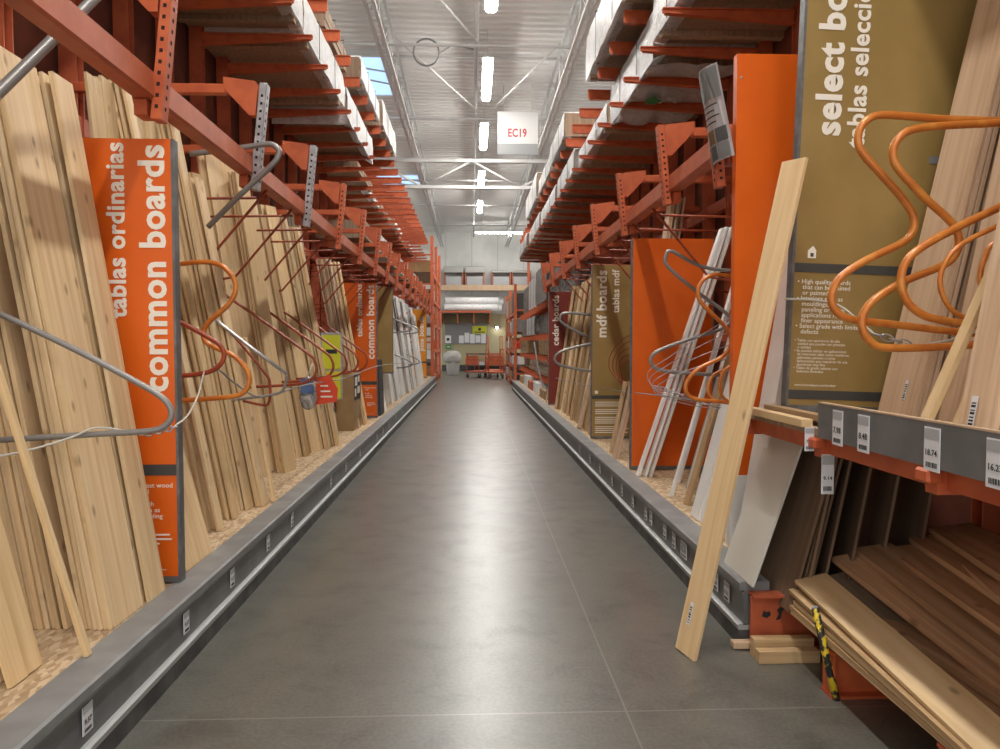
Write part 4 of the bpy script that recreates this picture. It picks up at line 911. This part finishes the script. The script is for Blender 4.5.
# ================================================================== FAR END
# storage rack beyond the left aisle
t = thing('storage_rack', 'orange storage rack standing past the end of left boards', 'rack', (0, 0, 0))
for y in (27.4, 30.4, 33.4):
    for x in (-1.5, -2.6): link('upright', boxme('upright', 'arm', x-.06, x+.06, y-.05, y+.05, 0, 5.6), t)
    for z in (.5, 1.6, 2.7, 3.8, 4.9): link('cross_brace', boxme('cross_brace', 'arm', -2.55, -1.55, y-.02, y+.02, z-.03, z+.03), t)
for z in (.25, 1.25, 2.25, 3.2, 4.2):
    for x in (-1.5, -2.6): link('shelf_beam', boxme('shelf_beam', 'arm', x-.03, x+.03, 27.45, 33.35, z-.06, z+.06), t)
    link('shelf_deck', boxme('shelf_deck', 'load', -2.56, -1.54, 27.45, 33.35, z+.06, z+.075), t)
kinds = ['card', 'dark', 'midgrey', 'white', 'card', 'redtag', 'midgrey', 'grey']
for i, z in enumerate((.33, 1.33, 2.33, 3.28, 4.28)):
    for j, y in enumerate((27.7, 29.2, 30.8, 32.2)):
        mm = kinds[(i*3+j) % 8]; h = .35+.1*((i+j) % 3)
        b = thing('carton', f'{ {"card":"tan","dark":"black","midgrey":"grey","white":"white","yellow":"yellow","redtag":"red","grey":"dark grey"}[mm]} carton on {["the lowest","the second","the third","the fourth","the top"][i]} shelf of far left rack, {["nearest","second","third","farthest"][j]} place', 'carton', (-1.58, y, z))
        link('body', boxme('body', mm, -.8, 0, 0, .95, 0, h, bev=.01), b); link('lid', boxme('lid', 'load', -.8, 0, .45, .5, h, h+.004), b)
t = thing('storage_rack', 'orange storage rack standing past the far end of right racks', 'rack', (0, 0, 0))
for y in (24.9, 28.0, 31.1):
    for x in (1.5, 2.6): link('upright', boxme('upright', 'arm', x-.05, x+.05, y-.05, y+.05, 0, 3.6), t)
    for z in (.5, 1.6, 2.7): link('cross_brace', boxme('cross_brace', 'arm', 1.55, 2.55, y-.02, y+.02, z-.03, z+.03), t)
for z in (.2, .75, 1.3, 1.9, 2.6):
    for x in (1.5, 2.6): link('shelf_beam', boxme('shelf_beam', 'arm', x-.03, x+.03, 24.95, 31.05, z-.05, z+.05), t)
    link('shelf_deck', boxme('shelf_deck', 'load', 1.54, 2.56, 24.95, 31.05, z+.05, z+.065), t)
for i, z in enumerate((.267, .817, 1.367, 1.967, 2.667)):
    for j, y in enumerate((25.1, 26.6, 28.2, 29.6)):
        mm = kinds[(i*2+j*3+1) % 8]; h = (.3, .36, .4, .45, .7)[i]-.06*((i+j) % 3)
        b = thing('carton', f'{ {"card":"tan","dark":"black","midgrey":"grey","white":"white","yellow":"yellow","redtag":"red","grey":"dark grey"}[mm]} carton on {["the lowest","the second","the third","the fourth","the top"][i]} shelf of far right rack, {["nearest","second","third","farthest"][j]} place', 'carton', (1.47, y, z))
        link('body', boxme('body', mm, 0, .8, 0, 1.2, 0, h, bev=.01), b); link('lid', boxme('lid', 'load', 0, .8, .55, .6, h, h+.004), b)
# back wall fittings: shelf, rolls, olive wall panel, boards
t = thing('storage_shelf', 'long pale shelf beam high on the far end wall', 'shelf', (0, 0, 0))
link('beam', boxme('beam', 'pale', -2.2, 4.5, 40.4, 40.7, 4.55, 4.85), t)
link('deck', boxme('deck', 'load', -2.2, 4.5, 40.7, 41.95, 4.72, 4.78), t)
for x in (-2.0, 3.2, 4.3): link('upright', boxme('upright', 'rack', x-.07, x+.07, 40.7, 40.84, 0, 6.2), t)
t2 = thing('storage_shelf', 'lower shelf under the white rolls on the far end wall', 'shelf', (0, 0, 0))
link('beam', boxme('beam', 'rack', -1.9, 1.1, 40.3, 40.5, 3.3, 3.42), t2); link('deck', boxme('deck', 'dark', -1.9, 1.1, 40.5, 41.95, 3.36, 3.42), t2)
for x in (-1.7, -.8, .1, 1.0): link('bracket', boxme('bracket', 'rack', x-.03, x+.03, 40.5, 41.95, 2.7, 3.3), t2)
for k, (z, x0) in enumerate(((3.62, -1.55), (3.62, -1.3), (4.0, -1.5), (4.0, -1.2))):
    r = thing('plastic_roll', f'long white plastic roll on the far end wall shelf, {["lower front","lower back","upper front","upper back"][k]}', 'roll', (0, 0, 0))
    link('sheet', tubeme('sheet', 'wrap', [(x0, 40.75+.42*(k % 2), z), (x0+3.0, 40.75+.42*(k % 2), z)], .19, 14), r)
    link('core', tubeme('core', 'card', [(x0-.05, 40.75+.42*(k % 2), z), (x0+3.05, 40.75+.42*(k % 2), z)], .05, 10), r)
for k, x in enumerate((-1.55, -.35, 1.15, 2.3)):
    c = thing('stock_crate', f'red framed crate of pale goods high on the end wall shelf, {["leftmost","second from left","third from left","rightmost"][k]}', 'crate', (x, 41.0, 4.79))
    for a, b in ((-.03, .03), (1.0, 1.06)): link('side_frame', boxme('side_frame', 'rack', a, b, 0, .8, 0, .8), c)
    link('goods', boxme('goods', 'midgrey', .04, .99, .05, .75, 0, .6, bev=.03), c); link('cover', boxme('cover', 'bag', -.04, 1.08, -.02, .82, .80, 1.15 if k < 2 else .95, bev=.04), c)
w = link('wall_panel', boxme('wall_panel', 'olive', -1.75, 3.4, 41.9, 41.99, .02, 3.3)); w['kind'] = 'structure'; w.name = 'trim_3'
b0 = boxme('trim_4', 'dark', -1.75, 3.4, 41.84, 41.9, 0, .35); struct('trim_4', b0)
t = thing('notice_board', 'grey notice board on the far olive wall with white sheets', 'board', (0, 0, 0))
link('panel', boxme('panel', 'grey', -1.55, .9, 41.82, 41.9, 1.55, 2.75), t)
for k in range(5): link('paper_sheet', boxme('paper_sheet', 'tag', -.75+.32*k, -.47+.32*k, 41.80, 41.82, 1.6+.04*(k % 2), 2.05+.08*((k*2) % 3)), t)
t = thing('wall_placard', 'yellow placard with a black mark on the far olive wall', 'sign', (0, 0, 0))
link('panel', boxme('panel', 'lime', .03, .86, 41.76, 41.80, 2.15, 2.6), t); link('mark', boxme('mark', 'ink', .37, .52, 41.75, 41.76, 2.33, 2.48), t); link('text_line', boxme('text_line', 'ink', .15, .75, 41.75, 41.76, 2.22, 2.27), t)
t = thing('notice_sheet', 'white notice with black print left on the far olive wall', 'notice', (0, 0, 0))
link('paper', boxme('paper', 'tag', -1.55, -1.2, 41.76, 41.80, 1.6, 2.05), t); link('print', boxme('print', 'ink', -1.46, -1.3, 41.75, 41.76, 1.75, 1.9), t)
t = thing('notice_sheet', 'small green notice below the white one on far wall', 'notice', (0, 0, 0))
link('paper', boxme('paper', 'green', -1.5, -1.2, 41.76, 41.80, 1.28, 1.5), t); link('print', boxme('print', 'tag', -1.44, -1.27, 41.75, 41.76, 1.36, 1.42), t)
# doorway lamp
t = thing('wall_lamp', 'small glowing wall lamp at the right of the far olive wall', 'lamp', (1.45, 41.8, 2.5))
link('cone', tubeme('cone', 'midgrey', [(0, 0, .1), (0, -.1, 0)], .09, 12), t); link('bulb', tubeme('bulb', emis('bulb', (1, .85, .5), 6).name and 'lamp', [(0, -.1, 0), (0, -.13, -.03)], .05, 10), t)
# trash bin with bag
t = thing('trash_bin', 'grey trash bin with pale bag spilling over at the far end', 'bin', (-.95, 36, 0))
def lathe(name, m, prof, seg=18, wob=0, parent=None):
    bm = bmesh.new(); R = []
    for r, z in prof: R.append([bm.verts.new((r*math.cos(a)*(1+wob*noise.noise(Vector((a*2, z*5, 1)))), r*math.sin(a)*(1+wob*noise.noise(Vector((a*2, z*5, 4)))), z)) for a in [2*PI*k/seg for k in range(seg)]])
    for a, b in zip(R, R[1:]):
        for k in range(seg): bm.faces.new((a[k], a[(k+1) % seg], b[(k+1) % seg], b[k]))
    bm.faces.new(R[0][::-1]); bm.faces.new(R[-1]); return link(name, mesh(bm, name, m, True), parent)
lathe('barrel', 'bag', [(.26, 0), (.30, .05), (.36, .85), (.37, .9), (.30, .9)], parent=t)
lathe('bin_bag', 'bag', [(.38, .62), (.42, .75), (.44, .92), (.40, 1.08), (.25, 1.2), (.08, 1.22)], wob=.35, parent=t)
# flat carts
def cart(x, y, rz, label, hb=1.3, m='rack'):
    t = thing('lumber_cart', label, 'cart', (x, y, 0), (0, 0, rz))
    link('bed', boxme('bed', m, -.38, .38, -.75, .75, .24, .30, bev=.01), t)
    for sx in (-.3, .3):
        for sy in (-.6, .6):
            w = link('wheel', tubeme('wheel', 'dark', [(sx-.03, sy, .09), (sx+.03, sy, .09)], .09, 14), t); link('fork', boxme('fork', 'steel', sx-.045, sx+.045, sy-.02, sy+.02, .09, .24), t)
    for sx in (-.34, .34):
        link('handle_frame', tubeme('handle_frame', m, [(sx, -.7, .3), (sx, -.7, hb-.1), (sx, -.66, hb), (sx, .1, hb), (sx, .14, hb-.1), (sx, .14, .3)], .022, 8), t)
        link('cross_rail', tubeme('cross_rail', m, [(sx, -.7, .75), (sx, .14, .75)], .016, 8), t)
    for z in (.6, .85, 1.08): link('end_rail', tubeme('end_rail', m, [(-.34, -.7, z), (.34, -.7, z)], .018, 8), t)
    link('end_panel', boxme('end_panel', 'rack', -.3, .3, -.71, -.69, .62, 1.0), t)
    return t
cart(.98, 32.6, .15, 'orange red lumber cart with tall frame at far aisle end')
cart(.35, 33.6, -.5, 'second orange red cart left of the tall one at far end', .95)
cart(1.05, 35.2, .1, 'orange cart with taller back parked behind the others', 1.9, 'arm')
t = thing('workbench', 'low dark bench with clutter before the far olive wall', 'bench', (-.35, 40.6, 0))
link('top', boxme('top', 'dark', 0, 2.0, 0, .8, .95, 1.03), t)
for x in (.05, 1.9): link('leg', boxme('leg', 'dark', x, x+.08, 0, .8, 0, .95), t)
link('lower_shelf', boxme('lower_shelf', 'dark', .1, 1.9, .05, .75, .3, .36), t)
for k, (x, h, m) in enumerate(((.1, .3, 'pale'), (.6, .22, 'midgrey'), (1.05, .35, 'card'), (1.5, .25, 'rack'))):
    c = thing('carton', ['pale carton leftmost inside the far bench', 'grey carton second inside the far bench', 'tan carton third inside the far bench', 'reddish carton rightmost inside the far bench'][k], 'carton', (-.3+x, 40.7, .361)); link('body', boxme('body', m, 0, .4, 0, .5, 0, h, bev=.01), c); link('tape', boxme('tape', 'cord', .17, .23, 0, .5, h, h+.003), c)
lean_stack(-1, 41.2, .02, 1, .72, .02, 1.2, 'tan', 'brown board leaning against the far olive wall left of bench', zb=.0)

# ================================================================== LIGHT AND VIEW
wd = bpy.data.worlds.new('world'); S.world = wd; wd.use_nodes = True
bg = wd.node_tree.nodes['Background']; bg.inputs[0].default_value = (1, .96, .90, 1); bg.inputs[1].default_value = .55
S.view_settings.view_transform = 'Standard'; S.view_settings.look = 'None'; S.view_settings.gamma = 1; S.view_settings.use_curve_mapping = False
S.view_settings.exposure = 1.4
S.cycles.max_bounces = 8; S.cycles.diffuse_bounces = 4
